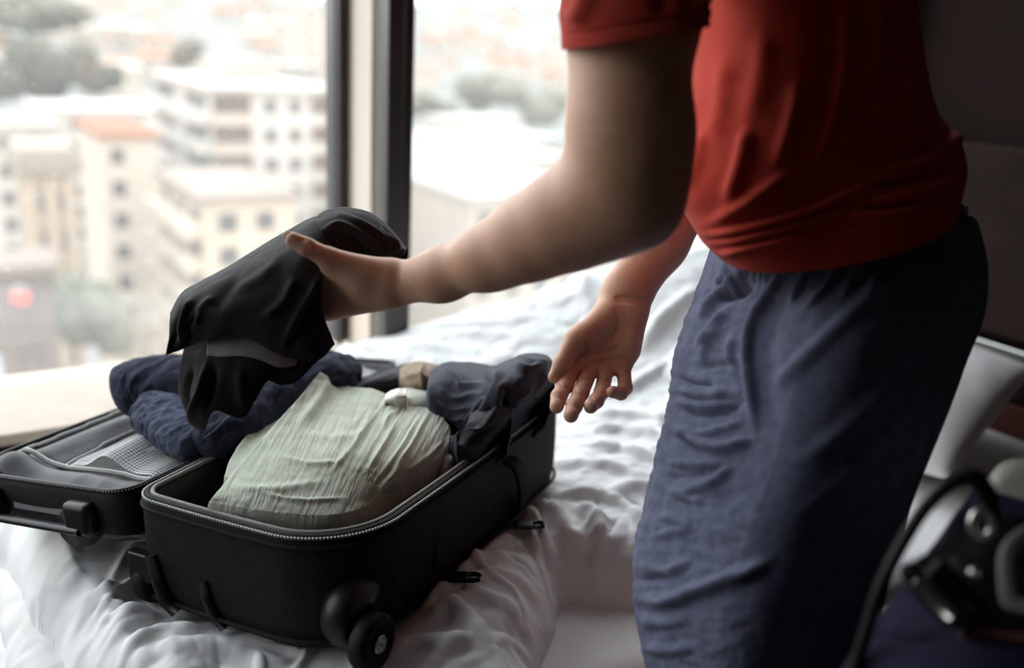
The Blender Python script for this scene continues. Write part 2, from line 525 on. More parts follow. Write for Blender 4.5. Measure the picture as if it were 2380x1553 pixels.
for k in range(1, 6):
    dup(wp, bC, (0, 0, -3 * k)); dup(wq, bC, (0, 0, -3 * k))

# --- more named blocks: (pixel of near roof corner, depth, len u, len v, wall colour, roof colour, label)
blocks = [
    ((232, 322), 88, 5.0, 14, (0.80, 0.72, 0.62), (0.42, 0.17, 0.09), 'pale house with a red tiled roof between the tan tower and the cream block'),
    ((90, 262), 130, 15, 16, (0.83, 0.80, 0.76), (0.74, 0.72, 0.70), 'wide white flat-roofed building left of the white brick-banded block, below the dark trees'),
    ((-30, 300), 105, 7, 12, (0.84, 0.80, 0.75), (0.60, 0.55, 0.50), 'white block cut off by the left edge of the photo behind the tan tower'),
    ((-10, 640), 52, 2.8, 4, (0.20, 0.16, 0.15), (0.32, 0.27, 0.25), 'dark brown low building at the left edge beside the street'),
    ((505, 150), 190, 22, 12, (0.66, 0.64, 0.62), (0.70, 0.68, 0.66), 'grey long building just behind the roof of the white brick-banded block'),
    ((700, 20), 260, 11, 12, (0.86, 0.78, 0.70), (0.86, 0.84, 0.82), 'pale slim tower block seen at the top left of the window post'),
    ((955, 385), 105, 22, 30, (0.62, 0.59, 0.55), (0.70, 0.69, 0.67), 'long white flat-roofed block right of the window post, in front of the others'),
    ((1095, 470), 80, 14, 20, (0.62, 0.57, 0.52), (0.58, 0.575, 0.57), 'low cream block in the right window just above the forearm'),
    ((966, 335), 148, 3.8, 6, (0.55, 0.30, 0.20), (0.60, 0.24, 0.13), 'small orange-roofed house right of the window post'),
    ((1040, 285), 160, 14, 9, (0.72, 0.71, 0.70), (0.72, 0.71, 0.70), 'bright white building with grey windows in the right window beside the sleeve'),
    ((1185, 330), 140, 10, 14, (0.52, 0.51, 0.50), (0.46, 0.50, 0.52), 'pale grey building with blue-grey roof left of the upper arm'),
]
def plain_block(pxy, d, lu, lv, wc, rc, label):
    c = P(pxy[0], pxy[1], d)
    b_ = empty('building'); tag(b_, label, 'building')
    lo = float(terrain(c[0], c[1])) - 3
    part_box('wall', cmat(wc), b_, c, (0, lu), (0, lv), lo, c[2])
    part_box('roof', cmat(rc), b_, c, (-0.3, lu + 0.3), (-0.3, lv + 0.3), c[2], c[2] + 0.5)
    n = max(1, int(lu / 3.0)); fl = min(6, max(1, int((c[2] - lo) / 3.0)))
    first = None
    for k in range(fl):
        for j in range(n):
            if first is None:
                first = part_box('window', M_win, b_, c, (0.8, 2.0), (-0.06, 0.02), c[2] - 2.3, c[2] - 0.9)
            else:
                dup(first, b_, Du * (3.0 * j) + Ez * (-3.0 * k))
for a in blocks: plain_block(*a)

# --- small houses on the far slope
R = random.Random(4)
HM = [cmat(c) for c in ((0.82, 0.76, 0.68), (0.85, 0.83, 0.80), (0.74, 0.66, 0.58), (0.80, 0.72, 0.66), (0.68, 0.66, 0.64))]
RM = [cmat(c) for c in ((0.50, 0.26, 0.17), (0.62, 0.58, 0.54), (0.42, 0.38, 0.36), (0.70, 0.66, 0.62))]
hm = []
for k in range(5):
    w_, dd, hh = R.uniform(7, 11), R.uniform(7, 10), R.uniform(5, 9)
    q = MB(); q.box(Ez * hh / 2, w_, dd, hh, AX)
    r_ = MB()
    e = 0.6; rh = R.uniform(1.4, 2.6)
    v = [Du * sx * (w_ / 2 + e) + Dn * sy * (dd / 2 + e) + Ez * hh for sx, sy in ((-1, -1), (1, -1), (1, 1), (-1, 1))] + [Du * sx * (w_ / 2) + Ez * (hh + rh) for sx in (-1, 1)]
    r_.add(v, [(0, 1, 5, 4), (2, 3, 4, 5), (1, 2, 5), (3, 0, 4), (3, 2, 1, 0)])
    ww = []
    for sx in (-0.25, 0.25):
        w1_ = MB(); w1_.box(Du * sx * w_ - Dn * (dd / 2) + Ez * hh * 0.55, 1.3, 0.2, 1.5, AX); ww.append(w1_)
    hm.append((q, r_, ww[0], ww[1]))
pts = []
for k in range(400):
    if len(pts) >= 84: break
    px_ = R.uniform(-60, 1330); py_ = R.uniform(8, 215)
    if 770 < px_ < 965: continue
    g_ = ground_at(px_, py_)
    if np.linalg.norm(g_[:2]) < 215 or np.linalg.norm(g_[:2]) > 880: continue
    if any(np.linalg.norm(g_ - q) < 13 for q in pts): continue
    pts.append(g_)
cache = {}
for i, g_ in enumerate(pts):
    k = R.randrange(5); mi = R.randrange(5); ri = R.randrange(4)
    h_ = empty('hillside_house')
    h_.location = Vector(g_) + Vector((0, 0, -0.6))
    tag(h_, 'small blurred pale house among many on the far hillside', 'house', 'houses on the far hillside')
    for nm, m_, mb_, kk in (('wall', HM[mi], hm[k][0], (k, 'w', mi)), ('roof', RM[ri], hm[k][1], (k, 'r', ri)), ('window', M_win, hm[k][2], (k, 'n')), ('window', M_win, hm[k][3], (k, 'm'))):
        if kk in cache:
            o = cache[kk].copy(); COL.objects.link(o); o.parent = h_
        else:
            o = mb_.build(nm, m_, h_); cache[kk] = o

# --- trees
M_leaf = mat('dark_foliage', (0.030, 0.030, 0.022), 0.95, (0.06, 0.057, 0.042), 0.6, 0.6, 2)
M_leaf2 = mat('olive_foliage', (0.06, 0.06, 0.042), 0.95, (0.10, 0.097, 0.072), 0.6, 0.6, 2)
M_bark = mat('bark', (0.12, 0.09, 0.07), 0.95)
def sphere(nu=20, nv=28):
    th_ = np.linspace(0.02, math.pi - 0.02, nu)[:, None]; ph = np.arange(nv)[None] * 2 * math.pi / nv
    return np.stack([np.sin(th_) * np.cos(ph), np.sin(th_) * np.sin(ph), np.cos(th_) + 0 * ph], -1)
def tree(px_, py_, d, w_, h_, m_, label, group=None, seed=0):
    base = P(px_, py_, d)                    # crown centre
    t_ = empty('tree'); tag(t_, label, 'tree', group)
    vs, fs = [], []
    rg = np.random.default_rng(seed)
    for k in range(7):
        s = sphere()
        cc = base + np.array([rg.uniform(-.5, .5) * w_, rg.uniform(-.3, .3) * w_, rg.uniform(-.35, .3) * h_])
        rad = np.array([w_, w_, h_]) * rg.uniform(0.28, 0.42)
        q = s * rad * (1 + 0.35 * fbm(s * 2.2 + k * 9, 3)[..., None]) + cc
        fs.append(gfaces(20, 28, True, sum(len(a) for a in vs))[:, ::-1]); vs.append(q.reshape(-1, 3))
    raw('crown', np.concatenate(vs), np.concatenate(fs), m_, t_)
    lo = float(terrain(base[0], base[1]))
    q = MB(); q.tube([np.array([base[0], base[1], lo - 0.5]), np.array([base[0], base[1], base[2]])], [0.04 * w_, 0.025 * w_], 8)
    q.build('trunk', M_bark, t_)
tree(85, 155, 170, 9.5, 9.5, M_leaf, 'large dark round tree at the upper left of the window', seed=1)
tree(205, 165, 200, 9, 9, M_leaf, 'dark tree joined to the right of the large round tree', seed=2)
tree(-10, 190, 148, 5, 6, M_leaf, 'dark tree at the left edge under the large round tree', seed=3)
tree(110, 720, 64, 3.6, 4.4, M_leaf2, 'olive street tree at the lower left beside the tan tower', seed=4)
tree(228, 750, 62, 3.2, 4.0, M_leaf2, 'olive street tree in front of the cream block at street level', seed=5)
tree(60, 800, 60, 2.4, 3.0, M_leaf, 'small dark tree at the street in the lower left corner of the window', seed=9)
tree(1235, 235, 210, 11, 7, M_leaf2, 'grey-green tree in the right window beside the upper arm', seed=6)
tree(1130, 205, 240, 9, 8, M_leaf2, 'grey-green tree in the right window above the white building', seed=7)
tree(1010, 245, 200, 7, 5, M_leaf2, 'grey-green tree just right of the window post', seed=8)
tree(435, 120, 230, 6, 6, M_leaf2, 'small grey-green tree above the roof of the white brick-banded block', seed=10)
tree(60, 20, 330, 26, 12, M_leaf2, 'broad grey tree belt at the top left corner of the window', seed=11)
# street, tiled canopy roof and a red van by the tower
b = MB(); b.add([PZ(-400, 1000, GZ + 0.15), PZ(420, 1000, GZ + 0.15), PZ(300, 800, GZ + 0.15), PZ(-200, 810, GZ + 0.15)], [(0, 1, 2, 3)])
b.build('road', M_road)['kind'] = 'structure'
vb = empty('van'); tag(vb, 'small red van on the street at the left edge of the window', 'van')
M_red = mat('red_paint', (0.55, 0.05, 0.03), 0.4)
pv = P(48, 690, 47)
q = MB(); q.box(pv, 0.7, 1.2, 0.5, AX); q.build('body', M_red, vb, bevel=0.15)
q = MB(); q.box(pv + Ez * 0.32, 0.6, 0.7, 0.3, AX); q.build('cab', M_win, vb, bevel=0.1)
for s1 in (-1, 1):
    for s2 in (-0.6, 0.6):
        q = MB(); q.lathe([(0.13, -0.05), (0.13, 0.05)], pv + Du * 0.34 * s1 + Dn * s2 * 0.6 - Ez * 0.25, Du, 14); q.build('wheel', M_win, vb)
# ------------------------------------------------------------------ bed
UF, UH, VN, VF = 0.035, 2.12, 0.85, 1.99      # foot, head, near side, window side
M_sheet = mat('white_cotton_sheet', (0.66, 0.64, 0.625), 0.85, (0.70, 0.68, 0.665), 6, 0.12, 500, sheen=0.1)
M_duvet = mat('white_duvet_cotton', (0.70, 0.695, 0.685), 0.85, (0.73, 0.725, 0.715), 5, 0.15, 420, sheen=0.15)
M_base = mat('bed_base_fabric', (0.035, 0.028, 0.027), 0.9, (0.05, 0.04, 0.038), 40, 0.3, 400)
M_head = mat('headboard_leather', (0.016, 0.010, 0.009), 0.7, (0.022, 0.014, 0.012), 10, 0.2, 150, spec=0.05)
M_steel = mat('brushed_steel', (0.62, 0.62, 0.60), 0.3, metal=1)
M_wood = mat('reddish_wood', (0.085, 0.026, 0.020), 0.5, (0.12, 0.04, 0.03), 20, 0.1, 80, stretch=(1, 12, 1))

bed = empty('bed'); tag(bed, 'wide bed with white fitted sheet pushed against the headboard wall under the window', 'bed')
b = MB(); b.box(RC((UF + UH) / 2, (VN + VF) / 2, 0.13), UH - UF - 0.02, VF - VN - 0.02, 0.20, AX); b.build('bed_base', M_base, bed, bevel=0.01)
for a_ in (UF + 0.1, UH - 0.1):
    for c_ in (VN + 0.1, VF - 0.1):
        b = MB(); b.box(RC(a_, c_, 0.015), 0.06, 0.06, 0.03, AX); b.build('bed_foot', M_base, bed)
# mattress with fitted sheet: top and sides as one skin
def rbox_skin(u0, u1, v0, v1, z0, z1, r, nu, nv):
    U_ = np.linspace(u0 - 0.06 - (z1 - z0), u1 + 0.06 + (z1 - z0), nu); V_ = np.linspace(v0 - 0.06 - (z1 - z0), v1 + 0.06 + (z1 - z0), nv)
    A, B = np.meshgrid(U_, V_, indexing='ij')
    cu_, cv = np.clip(A, u0 + r, u1 - r), np.clip(B, v0 + r, v1 - r)
    du, dv = A - cu_, B - cv
    L = np.sqrt(du * du + dv * dv) + 1e-9
    arc = r * math.pi / 2
    an_ = np.clip(L / r, 0, math.pi / 2)
    out_ = r * np.sin(an_); down = r * (1 - np.cos(an_)) + np.maximum(L - arc, 0)
    return A, B, cu_ + du / L * out_, cv + dv / L * out_, np.maximum(z1 - down, z0)
A, B, uu_, vv_, zz_ = rbox_skin(UF, UH, VN, VF, 0.20, ZB, 0.05, 300, 220)
wr = 0.006 * crease(np.stack([A * 9, B * 9, 0 * A], -1), 3) * np.clip((ZB - zz_) / 0.03, 0.12, 1)
corner = np.exp(-(((A - UF) ** 2 + (B - 1.30) ** 2) / 0.05))
g = Du * uu_[..., None] + Dn * vv_[..., None] + Ez * zz_[..., None]
n_ = gnormals(g); n_ *= np.sign(n_[150, 110, 2])
g = g + n_ * (wr + 0.012 * corner * crease(np.stack([A * 14, B * 20, 0 * A + 3], -1), 2))[..., None]
raw('fitted_sheet', g, gfaces(300, 220), M_sheet, bed)
# headboard
hb = empty('headboard'); tag(hb, 'dark padded headboard with a slim steel strip behind the pillow at the right', 'headboard')
b = MB(); b.box(RC(UH + 0.045, 1.3, 0.85), 0.06, 1.72, 0.44, AX); b.build('padded_panel', M_head, hb, bevel=0.015, seg=3)
b = MB(); b.box(RC(UH + 0.022, 1.3, 0.605), 0.02, 1.72, 0.022, AX); b.build('steel_strip', M_steel, hb, bevel=0.003)
b = MB(); b.box(RC(UH + 0.04, 1.3, 0.54), 0.05, 1.72, 0.10, AX); b.build('lower_panel', M_head, hb, bevel=0.004)
b = MB(); b.box(RC(UH + 0.04, 1.3, 0.25), 0.05, 1.72, 0.47, AX); b.build('wood_rail', M_wood, hb, bevel=0.004)

# ------------------------------------------------------------------ duvet
def UV(p):
    p = np.asarray(p); return np.array([p @ Du, p @ Dn])
def pxuv(x, y, z=0.50): return UV(PZ(x, y, z))
SC_bottom = 0.487
poly = [pxuv(x, y, 0.44) for x, y in ((1760, 1445), (1620, 1425), (1480, 1402), (1390, 1392), (1315, 1386), (1296, 1396), (1290, 1430), (1272, 1480), (1262, 1520), (1255, 1600))]
poly += [np.array([0.56, 0.72]), np.array([0.30, 0.70]), np.array([0.16, 0.92])] + [pxuv(x, y, 0.44) for x, y in ((230, 1640), (160, 1545), (95, 1450), (45, 1340), (-25, 1200))]
poly += [np.array([0.06, 1.62]), np.array([0.30, 1.74]), np.array([0.62, 1.88]), np.array([0.76, 2.10]), np.array([2.2, 2.10]), np.array([2.05, 1.75]), np.array([1.55, 1.50]), np.array([1.2, 1.05])]
poly = np.array(poly)
def poly_sd(u, v, pl):
    best = np.full(u.shape, 1e9); inside = np.zeros(u.shape, bool)
    n = len(pl)
    for i in range(n):
        a, c = pl[i], pl[(i + 1) % n]
        e = c - a; tt = np.clip(((u - a[0]) * e[0] + (v - a[1]) * e[1]) / (e @ e), 0, 1)
        best = np.minimum(best, np.hypot(u - a[0] - tt * e[0], v - a[1] - tt * e[1]))
        cond = ((a[1] > v) != (c[1] > v))
        with np.errstate(divide='ignore', invalid='ignore'):
            xi = (c[0] - a[0]) * (v - a[1]) / (c[1] - a[1] + 1e-12) + a[0]
        inside ^= cond & (u < xi)
    return np.where(inside, best, -best)
gu = np.concatenate([np.linspace(-0.05, 1.15, 460), np.linspace(1.155, 2.10, 180)]); gv = np.concatenate([np.linspace(0.66, 1.45, 310), np.linspace(1.4535, 2.03, 150)])
A, B = np.meshgrid(gu, gv, indexing='ij')
wob = 0.012 * fbm(np.stack([A * 7, B * 7, 0 * A + 2], -1), 2)
S = poly_sd(A, B, poly) + wob
def pr_(lst, w, h, z=0.50): return ([pxuv(x, y, z) for x, y in lst], w, h)
fold = [
    pr_([(300, 1375), (222, 1404), (156, 1435), (100, 1455)], .016, .012), pr_([(252, 1425), (242, 1462), (232, 1508), (195, 1548)], .009, .013),
    pr_([(345, 1425), (290, 1470), (255, 1515), (225, 1560)], .020, .017), pr_([(215, 1432), (255, 1424), (300, 1428)], .007, .010),
    pr_([(290, 1535), (340, 1495), (391, 1477), (520, 1475), (640, 1490)], .010, .014), pr_([(150, 1235), (165, 1330), (170, 1400)], .012, .006),
    pr_([(360, 1540), (430, 1520), (560, 1525), (700, 1560)], .016, .014), pr_([(60, 1240), (110, 1330), (150, 1400)], .02, .010),
    pr_([(940, 1455), (1055, 1415), (1179, 1385), (1250, 1370)], .012, .013), pr_([(1000, 1380), (1088, 1356), (1219, 1326)], .011, .014),
    pr_([(990, 1490), (1040, 1470), (1090, 1500), (1150, 1560)], .009, .012), pr_([(960, 1500), (1100, 1450), (1260, 1450)], .012, .010),
    pr_([(1080, 1330), (1150, 1290), (1190, 1265)], .016, .018), pr_([(880, 1560), (980, 1530), (1100, 1545)], .014, .014),
    pr_([(1150, 1520), (1210, 1490), (1262, 1480)], .007, .008), pr_([(1130, 1400), (1200, 1420), (1250, 1470)], .007, .008),
    pr_([(1158, 1215), (1200, 1198), (1240, 1240), (1284, 1313), (1320, 1365)], .010, .030), pr_([(1180, 1245), (1225, 1262), (1265, 1330), (1300, 1375)], .007, .022),
    pr_([(1215, 1180), (1260, 1195), (1300, 1240), (1325, 1290)], .013, .026), pr_([(1333, 1190), (1378, 1235), (1390, 1290), (1370, 1350)], .011, .024),
    pr_([(1290, 1160), (1380, 1168), (1464, 1215), (1510, 1290)], .009, .020), pr_([(1410, 1170), (1480, 1150), (1560, 1160)], .018, .018),
    pr_([(1400, 1290), (1430, 1340), (1440, 1390)], .012, .010), pr_([(1320, 1330), (1345, 1360), (1380, 1345)], .008, .012),
    pr_([(1345, 1090), (1430, 1100), (1520, 1130), (1600, 1150)], .012, .016), pr_([(1355, 1045), (1450, 1055), (1570, 1090)], .010, .014),
    pr_([(1360, 1005), (1460, 1010), (1590, 1040)], .011, .016), pr_([(1365, 965), (1470, 970), (1600, 985)], .011, .014),
    pr_([(1360, 930), (1450, 915), (1530, 880), (1600, 870)], .013, .018), pr_([(1480, 860), (1530, 830), (1620, 800)], .014, .020),
    pr_([(1500, 760), (1560, 740), (1640, 745)], .02, .02), pr_([(860, 815), (1000, 790), (1130, 800)], .03, .022),
    pr_([(1000, 770), (1130, 745), (1240, 770), (1290, 800)], .025, .026), pr_([(1180, 720), (1260, 725), (1330, 765), (1360, 830)], .022, .026),
    pr_([(1290, 695), (1360, 690), (1420, 660)], .03, .02), pr_([(1490, 660), (1560, 640), (1640, 660)], .03, .03),
    pr_([(1520, 600), (1600, 590), (1660, 610)], .03, .03), pr_([(1100, 800), (1180, 770), (1250, 745)], .014, .012),
]
rg = np.random.default_rng(3)
for k in range(150):                    # many small random wrinkles, running mostly along the bed
    c_ = np.array([rg.uniform(0.05, 2.0), rg.uniform(0.72, 1.98)])
    a_ = rg.normal(0.15, 0.55) + (1.2 if rg.random() < 0.25 else 0)
    l_ = rg.uniform(0.04, 0.15); e_ = np.array([math.cos(a_), math.sin(a_)])
    m_ = np.array([-e_[1], e_[0]]) * rg.normal(0, 0.015)
    fold.append(([c_ - e_ * l_, c_ + m_, c_ + e_ * l_], rg.uniform(.005, .012), rg.uniform(-.006, .008)))
for k in range(130):                    # finer ones near the camera
    c_ = np.array([rg.uniform(0.02, 1.05), rg.uniform(0.74, 1.30)])
    a_ = rg.normal(0.5, 0.8); l_ = rg.uniform(0.025, 0.09); e_ = np.array([math.cos(a_), math.sin(a_)])
    m_ = np.array([-e_[1], e_[0]]) * rg.normal(0, 0.012)
    fold.append(([c_ - e_ * l_, c_ + m_, c_ + e_ * l_], rg.uniform(.004, .009), rg.uniform(-.005, .008)))
fz = ridges(A, B, fold)
heap = (np.interp(A, [0.6, 0.78, 0.95, 1.11, 1.36, 1.49, 1.84, 2.1], [0.0, .045, .066, .09, .12, .155, .245, .26])) * np.exp(-(np.clip(1.99 - B, 0, 9) / np.interp(A, [0.7, 1.9], [0.16, 0.32])) ** 2)
q_lobe = pxuv(1400, 1290, 0.5); q_low = pxuv(1130, 1420, 0.5); q_left = pxuv(120, 1290, 0.5)
heap += 0.030 * np.exp(-((A - q_lobe[0]) ** 2 + (B - q_lobe[1]) ** 2) / 0.018) + 0.035 * np.exp(-((A - q_low[0]) ** 2 + (B - q_low[1]) ** 2) / 0.016)
heap += 0.030 * np.exp(-((A - q_left[0]) ** 2 + (B - q_left[1]) ** 2) / 0.02)
soft = 0.020 * fbm(np.stack([A * 4, B * 5, 0 * A], -1), 3) + 0.008 * crease(np.stack([A * 7 + 0.8 * B, B * 16, 0 * A + 1], -1), 3) + 0.004 * crease(np.stack([A * 22, B * 26, 0 * A + 8], -1), 2)
RE = np.where(A > 0.55, 0.12, 0.07)
T = 0.066 * np.sqrt(np.clip(1 - (1 - np.clip(S / RE, 0, 1)) ** 2, 0, 1))
z = ZB + T + (fz + heap + soft) * np.clip(S / 0.05, 0, 1)
z = np.where(S <= 0, ZB - 0.04 * np.clip(-S / 0.012, 0, 1) - 0.002, z)
over = np.clip((UF + 0.01 - A) / 0.05, 0, 1) + np.clip((VN - 0.0 - B) / 0.06, 0, 1)
z = z - 0.13 * over ** 2
DUV = (A, B, z)
# ------------------------------------------------------------------ suitcase frame
SO = np.array([-0.480, 1.133, 0.658])
_yaw = math.radians(64.8)
sl_ = nrm(np.array([math.cos(_yaw), math.sin(_yaw), -0.012]))
su_ = np.array([math.sin(_yaw), -math.cos(_yaw), 0.045]); su_ -= sl_ * (su_ @ sl_); su_ = nrm(su_)
sn_ = np.cross(su_, sl_)
SW, SL, SH = 0.335, 0.675, 0.158
def SP(a, b_, c=0.0):
    a = np.asarray(a, float)[..., None]; b_ = np.asarray(b_, float)[..., None]; c = np.asarray(c, float)[..., None]
    return SO + su_ * a + sl_ * b_ + sn_ * c
lo_ = nrm(-su_ * math.cos(0.10) - sn_ * math.sin(0.10) + 0 * su_)     # lid leans down away from the hinge
ln_ = np.cross(sl_, lo_); ln_ = ln_ * np.sign(ln_[2])
LO = SO - su_ * 0.018 - sn_ * 0.004
LWd = 0.335
def LP(a, b_, c=0.0):
    a = np.asarray(a, float)[..., None]; b_ = np.asarray(b_, float)[..., None]; c = np.asarray(c, float)[..., None]
    return LO + lo_ * a + sl_ * b_ + ln_ * c
def rrect(w, l, radii, n=200, bulge=0.0):     # closed outline, corners FL, FR, BR, BL
    r0, r1, r2, r3 = radii
    pts = []
    def arc(cx, cy, r, a0, a1, k=14):
        for t_ in np.linspace(a0, a1, k): pts.append((cx + r * math.cos(t_), cy + r * math.sin(t_)))
    pi = math.pi
    arc(r0, r0, r0, pi, 1.5 * pi); arc(w - r1, r1, r1, 1.5 * pi, 2 * pi); arc(w - r2, l - r2, r2, 0, 0.5 * pi); arc(r3, l - r3, r3, 0.5 * pi, pi)
    p = resample(pts + [pts[0]], n + 1)[:-1]
    if bulge:
        x, y = p[:, 0], p[:, 1]
        p = p + np.stack([bulge * (2 * x / w - 1) * np.sin(pi * np.clip(y / l, 0, 1)), bulge * (2 * y / l - 1) * np.sin(pi * np.clip(x / w, 0, 1))], 1)
    return p
def onorm(p):
    t_ = np.roll(p, -1, 0) - np.roll(p, 1, 0)
    n = np.stack([t_[:, 1], -t_[:, 0]], 1)
    return n / np.linalg.norm(n, axis=1, keepdims=True)
OUT = rrect(SW, SL, (0.035, 0.105, 0.10, 0.035), 220, 0.004)
ON = onorm(OUT)
M_nylon = mat('black_nylon_twill', (0.008, 0.0065, 0.007), 0.7, (0.012, 0.010, 0.0105), 50, 0.25, 500, weave=0.5, wscale=2400, sheen=0.15)
M_lining = mat('black_satin_lining', (0.011, 0.010, 0.011), 0.5, (0.016, 0.015, 0.016), 20, 0.3, 60, spec=0.22)
M_tape = mat('grey_zip_tape', (0.17, 0.17, 0.16), 0.6, (0.22, 0.22, 0.20), 200, 0.3, 900)
M_teeth = mat('zip_teeth', (0.36, 0.37, 0.35), 0.4, metal=0.2)
M_rubber = mat('black_rubber', (0.007, 0.006, 0.0065), 0.6)
M_plastic = mat('black_plastic', (0.008, 0.007, 0.0075), 0.42, spec=0.35)
M_metal = mat('dull_zinc', (0.45, 0.45, 0.44), 0.35, metal=1)
M_grey = mat('grey_label', (0.20, 0.19, 0.21), 0.7)

# duvet pressed flat under the case (its bottom rests in the quilt)
A, B, z = DUV
Xw = Du[0] * A + Dn[0] * B; Yw = Du[1] * A + Dn[1] * B
q = np.stack([Xw, Yw, 0 * Xw + SO[2]], -1) - SO
sa, sb = q @ nrm(su_ * [1, 1, 0]), q @ nrm(sl_ * [1, 1, 0])
bot = SO[2] + su_[2] * sa + sl_[2] * sb - SH - 0.004
ins = np.minimum(np.minimum(sa + 0.015, SW + 0.012 - sa), np.minimum(sb + 0.012, SL + 0.012 - sb))
m_ = np.clip(ins / 0.03 + 0.6, 0, 1); m_ = m_ * m_ * (3 - 2 * m_)
z = z * (1 - m_) + np.minimum(z, bot) * m_
# wheel dents
la = -sa
lbot = SO[2] - 0.02 - 0.10 * la - 0.073
lin = np.minimum(np.minimum(la + 0.0, LWd + 0.02 - la), np.minimum(sb + 0.01, SL + 0.02 - sb))
m_ = np.clip(lin / 0.03 + 0.5, 0, 1); m_ = m_ * m_ * (3 - 2 * m_)
z = z * (1 - m_) + np.minimum(z, lbot) * m_
dg = np.stack([Xw, Yw, z], -1)
dn_ = gnormals(dg); dn_ *= np.sign(dn_[..., 2].mean())
amp_ = np.clip(1 - np.maximum(np.clip(ins / 0.03 + 0.6, 0, 1), np.clip(lin / 0.03 + 0.5, 0, 1)), 0, 1)
dg = dg + dn_ * (amp_ * (0.010 * crease(dg * [9, 9, 12] + 3, 2) + 0.0045 * crease(dg * 24 + 1, 2)))[..., None]
du_ = raw('duvet', dg, gfaces(*A.shape), M_duvet)
tag(du_, 'crumpled white duvet spread over the bed under the open suitcase', 'duvet')

case = empty('suitcase')
tag(case, 'open black soft-sided suitcase on the duvet, packed with clothes', 'suitcase')
def rings_mesh(name, specs, m, par, P_, out, nn, cap=None, smooth=True):   # specs: (offset along outward normal, height)
    v = np.concatenate([P_(out[:, 0] + nn[:, 0] * o_, out[:, 1] + nn[:, 1] * o_, np.full(len(out), c_)) for o_, c_ in specs])
    n = len(out)
    f = [tuple(x) for x in gfaces(len(specs), n, True)]
    if cap: f.append(tuple(range((len(specs) - 1) * n, len(specs) * n))[::-1])
    return raw(name, v, f, m, par, smooth)
body = rings_mesh('shell', [(-0.006, 0.000), (0.0, 0.001), (0.003, -0.006), (0.004, -0.03), (0.004, -0.07), (0.002, -0.12), (-0.003, -SH + 0.014), (-0.010, -SH + 0.004), (-0.024, -SH)], M_nylon, case, SP, OUT, ON, cap=True)
lin_ = rings_mesh('lining', [(-0.006, 0.000), (-0.011, -0.004), (-0.014, -0.03), (-0.018, -0.10), (-0.03, -0.135)], M_lining, case, SP, OUT, ON, cap=False)
fl_ = OUT + ON * -0.028
raw('lining_floor', SP(fl_[:, 0], fl_[:, 1], np.full(len(fl_), -0.134)), [tuple(range(len(fl_)))], M_lining, case, False)
# zip along the rim: tape, teeth, piping
def loop_tube(name, off, c_, r, m, par, P_=SP, out=OUT, nn=ON, lo=0, hi=None, n=8):
    s = slice(lo, hi)
    p = P_(out[s, 0] + nn[s, 0] * off, out[s, 1] + nn[s, 1] * off, np.full(len(out[s]), c_))
    b_ = MB(); b_.tube(p, r, n, closed=(hi is None and lo == 0))
    return b_.build(name, m, par, smooth=True)
tape = loop_tube('zip_tape', -0.0095, 0.003, 0.0030, M_tape, case)
loop_tube('rim_binding', -0.003, 0.0005, 0.0042, M_nylon, case)
loop_tube('piping', 0.0045, -0.011, 0.0026, M_nylon, case)
loop_tube('piping', 0.0035, -SH + 0.02, 0.003, M_nylon, case)
def teeth(par, P_, out, nn, off, c_, step=0.0042):
    pp = np.concatenate([out, out[:1]]); ln = np.linalg.norm(np.diff(pp, axis=0), axis=1).sum()
    k = int(ln / step)
    p2 = resample(pp, k + 1)[:-1]; n2 = onorm(p2)
    b_ = MB()
    for i in range(k):
        c0_ = P_(p2[i, 0] + n2[i, 0] * off, p2[i, 1] + n2[i, 1] * off, c_)
        c1_ = P_(p2[i, 0] + n2[i, 0] * (off + 0.01), p2[i, 1] + n2[i, 1] * (off + 0.01), c_)
        nx = nrm(c1_ - c0_); zx = sn_; tx = np.cross(nx, zx)
        b_.box(c0_, 0.0026, 0.0022, 0.0026, [nx, nrm(tx), zx])
    o = b_.build('zip_teeth', M_teeth, par); o['kind'] = 'stuff'
    return o
teeth(tape, SP, OUT, ON, 0.0030, 0.0010)
# wheels at the near end (two corners), housings, hub caps
def wheel(a, out_sign):
    hs = MB()
    c_ = SP(a, 0.018, -SH + 0.028)
    ax = su_ * out_sign
    hs.lathe([(0.006, -0.034), (0.040, -0.030), (0.045, -0.018), (0.045, 0.004), (0.038, 0.010), (0.015, 0.012)], SP(a, 0.040, -SH + 0.055) - ax * 0.012, ax, 36)
    hs.build('wheel_housing', M_plastic, case, smooth=True)
    wh = MB(); c2_ = SP(a, 0.022, -SH + 0.034) + ax * 0.016
    wh.lathe([(0.004, -0.016), (0.024, -0.015), (0.033, -0.012), (0.0365, -0.006), (0.0365, 0.006), (0.033, 0.012), (0.024, 0.014), (0.021, 0.010), (0.004, 0.010)], c2_, ax, 40)
    w_ = wh.build('wheel', M_rubber, case, smooth=True)
    hb_ = MB(); hb_.lathe([(0.002, 0.008), (0.0105, 0.008), (0.0118, 0.0125), (0.0100, 0.0150), (0.0085, 0.0135), (0.0048, 0.0138), (0.004, 0.0165), (0.001, 0.017)], c2_, ax, 28)
    hb_.build('hub_cap', M_metal, w_, smooth=True)
wheel(SW + 0.000, 1)
wheel(0.022, -1)
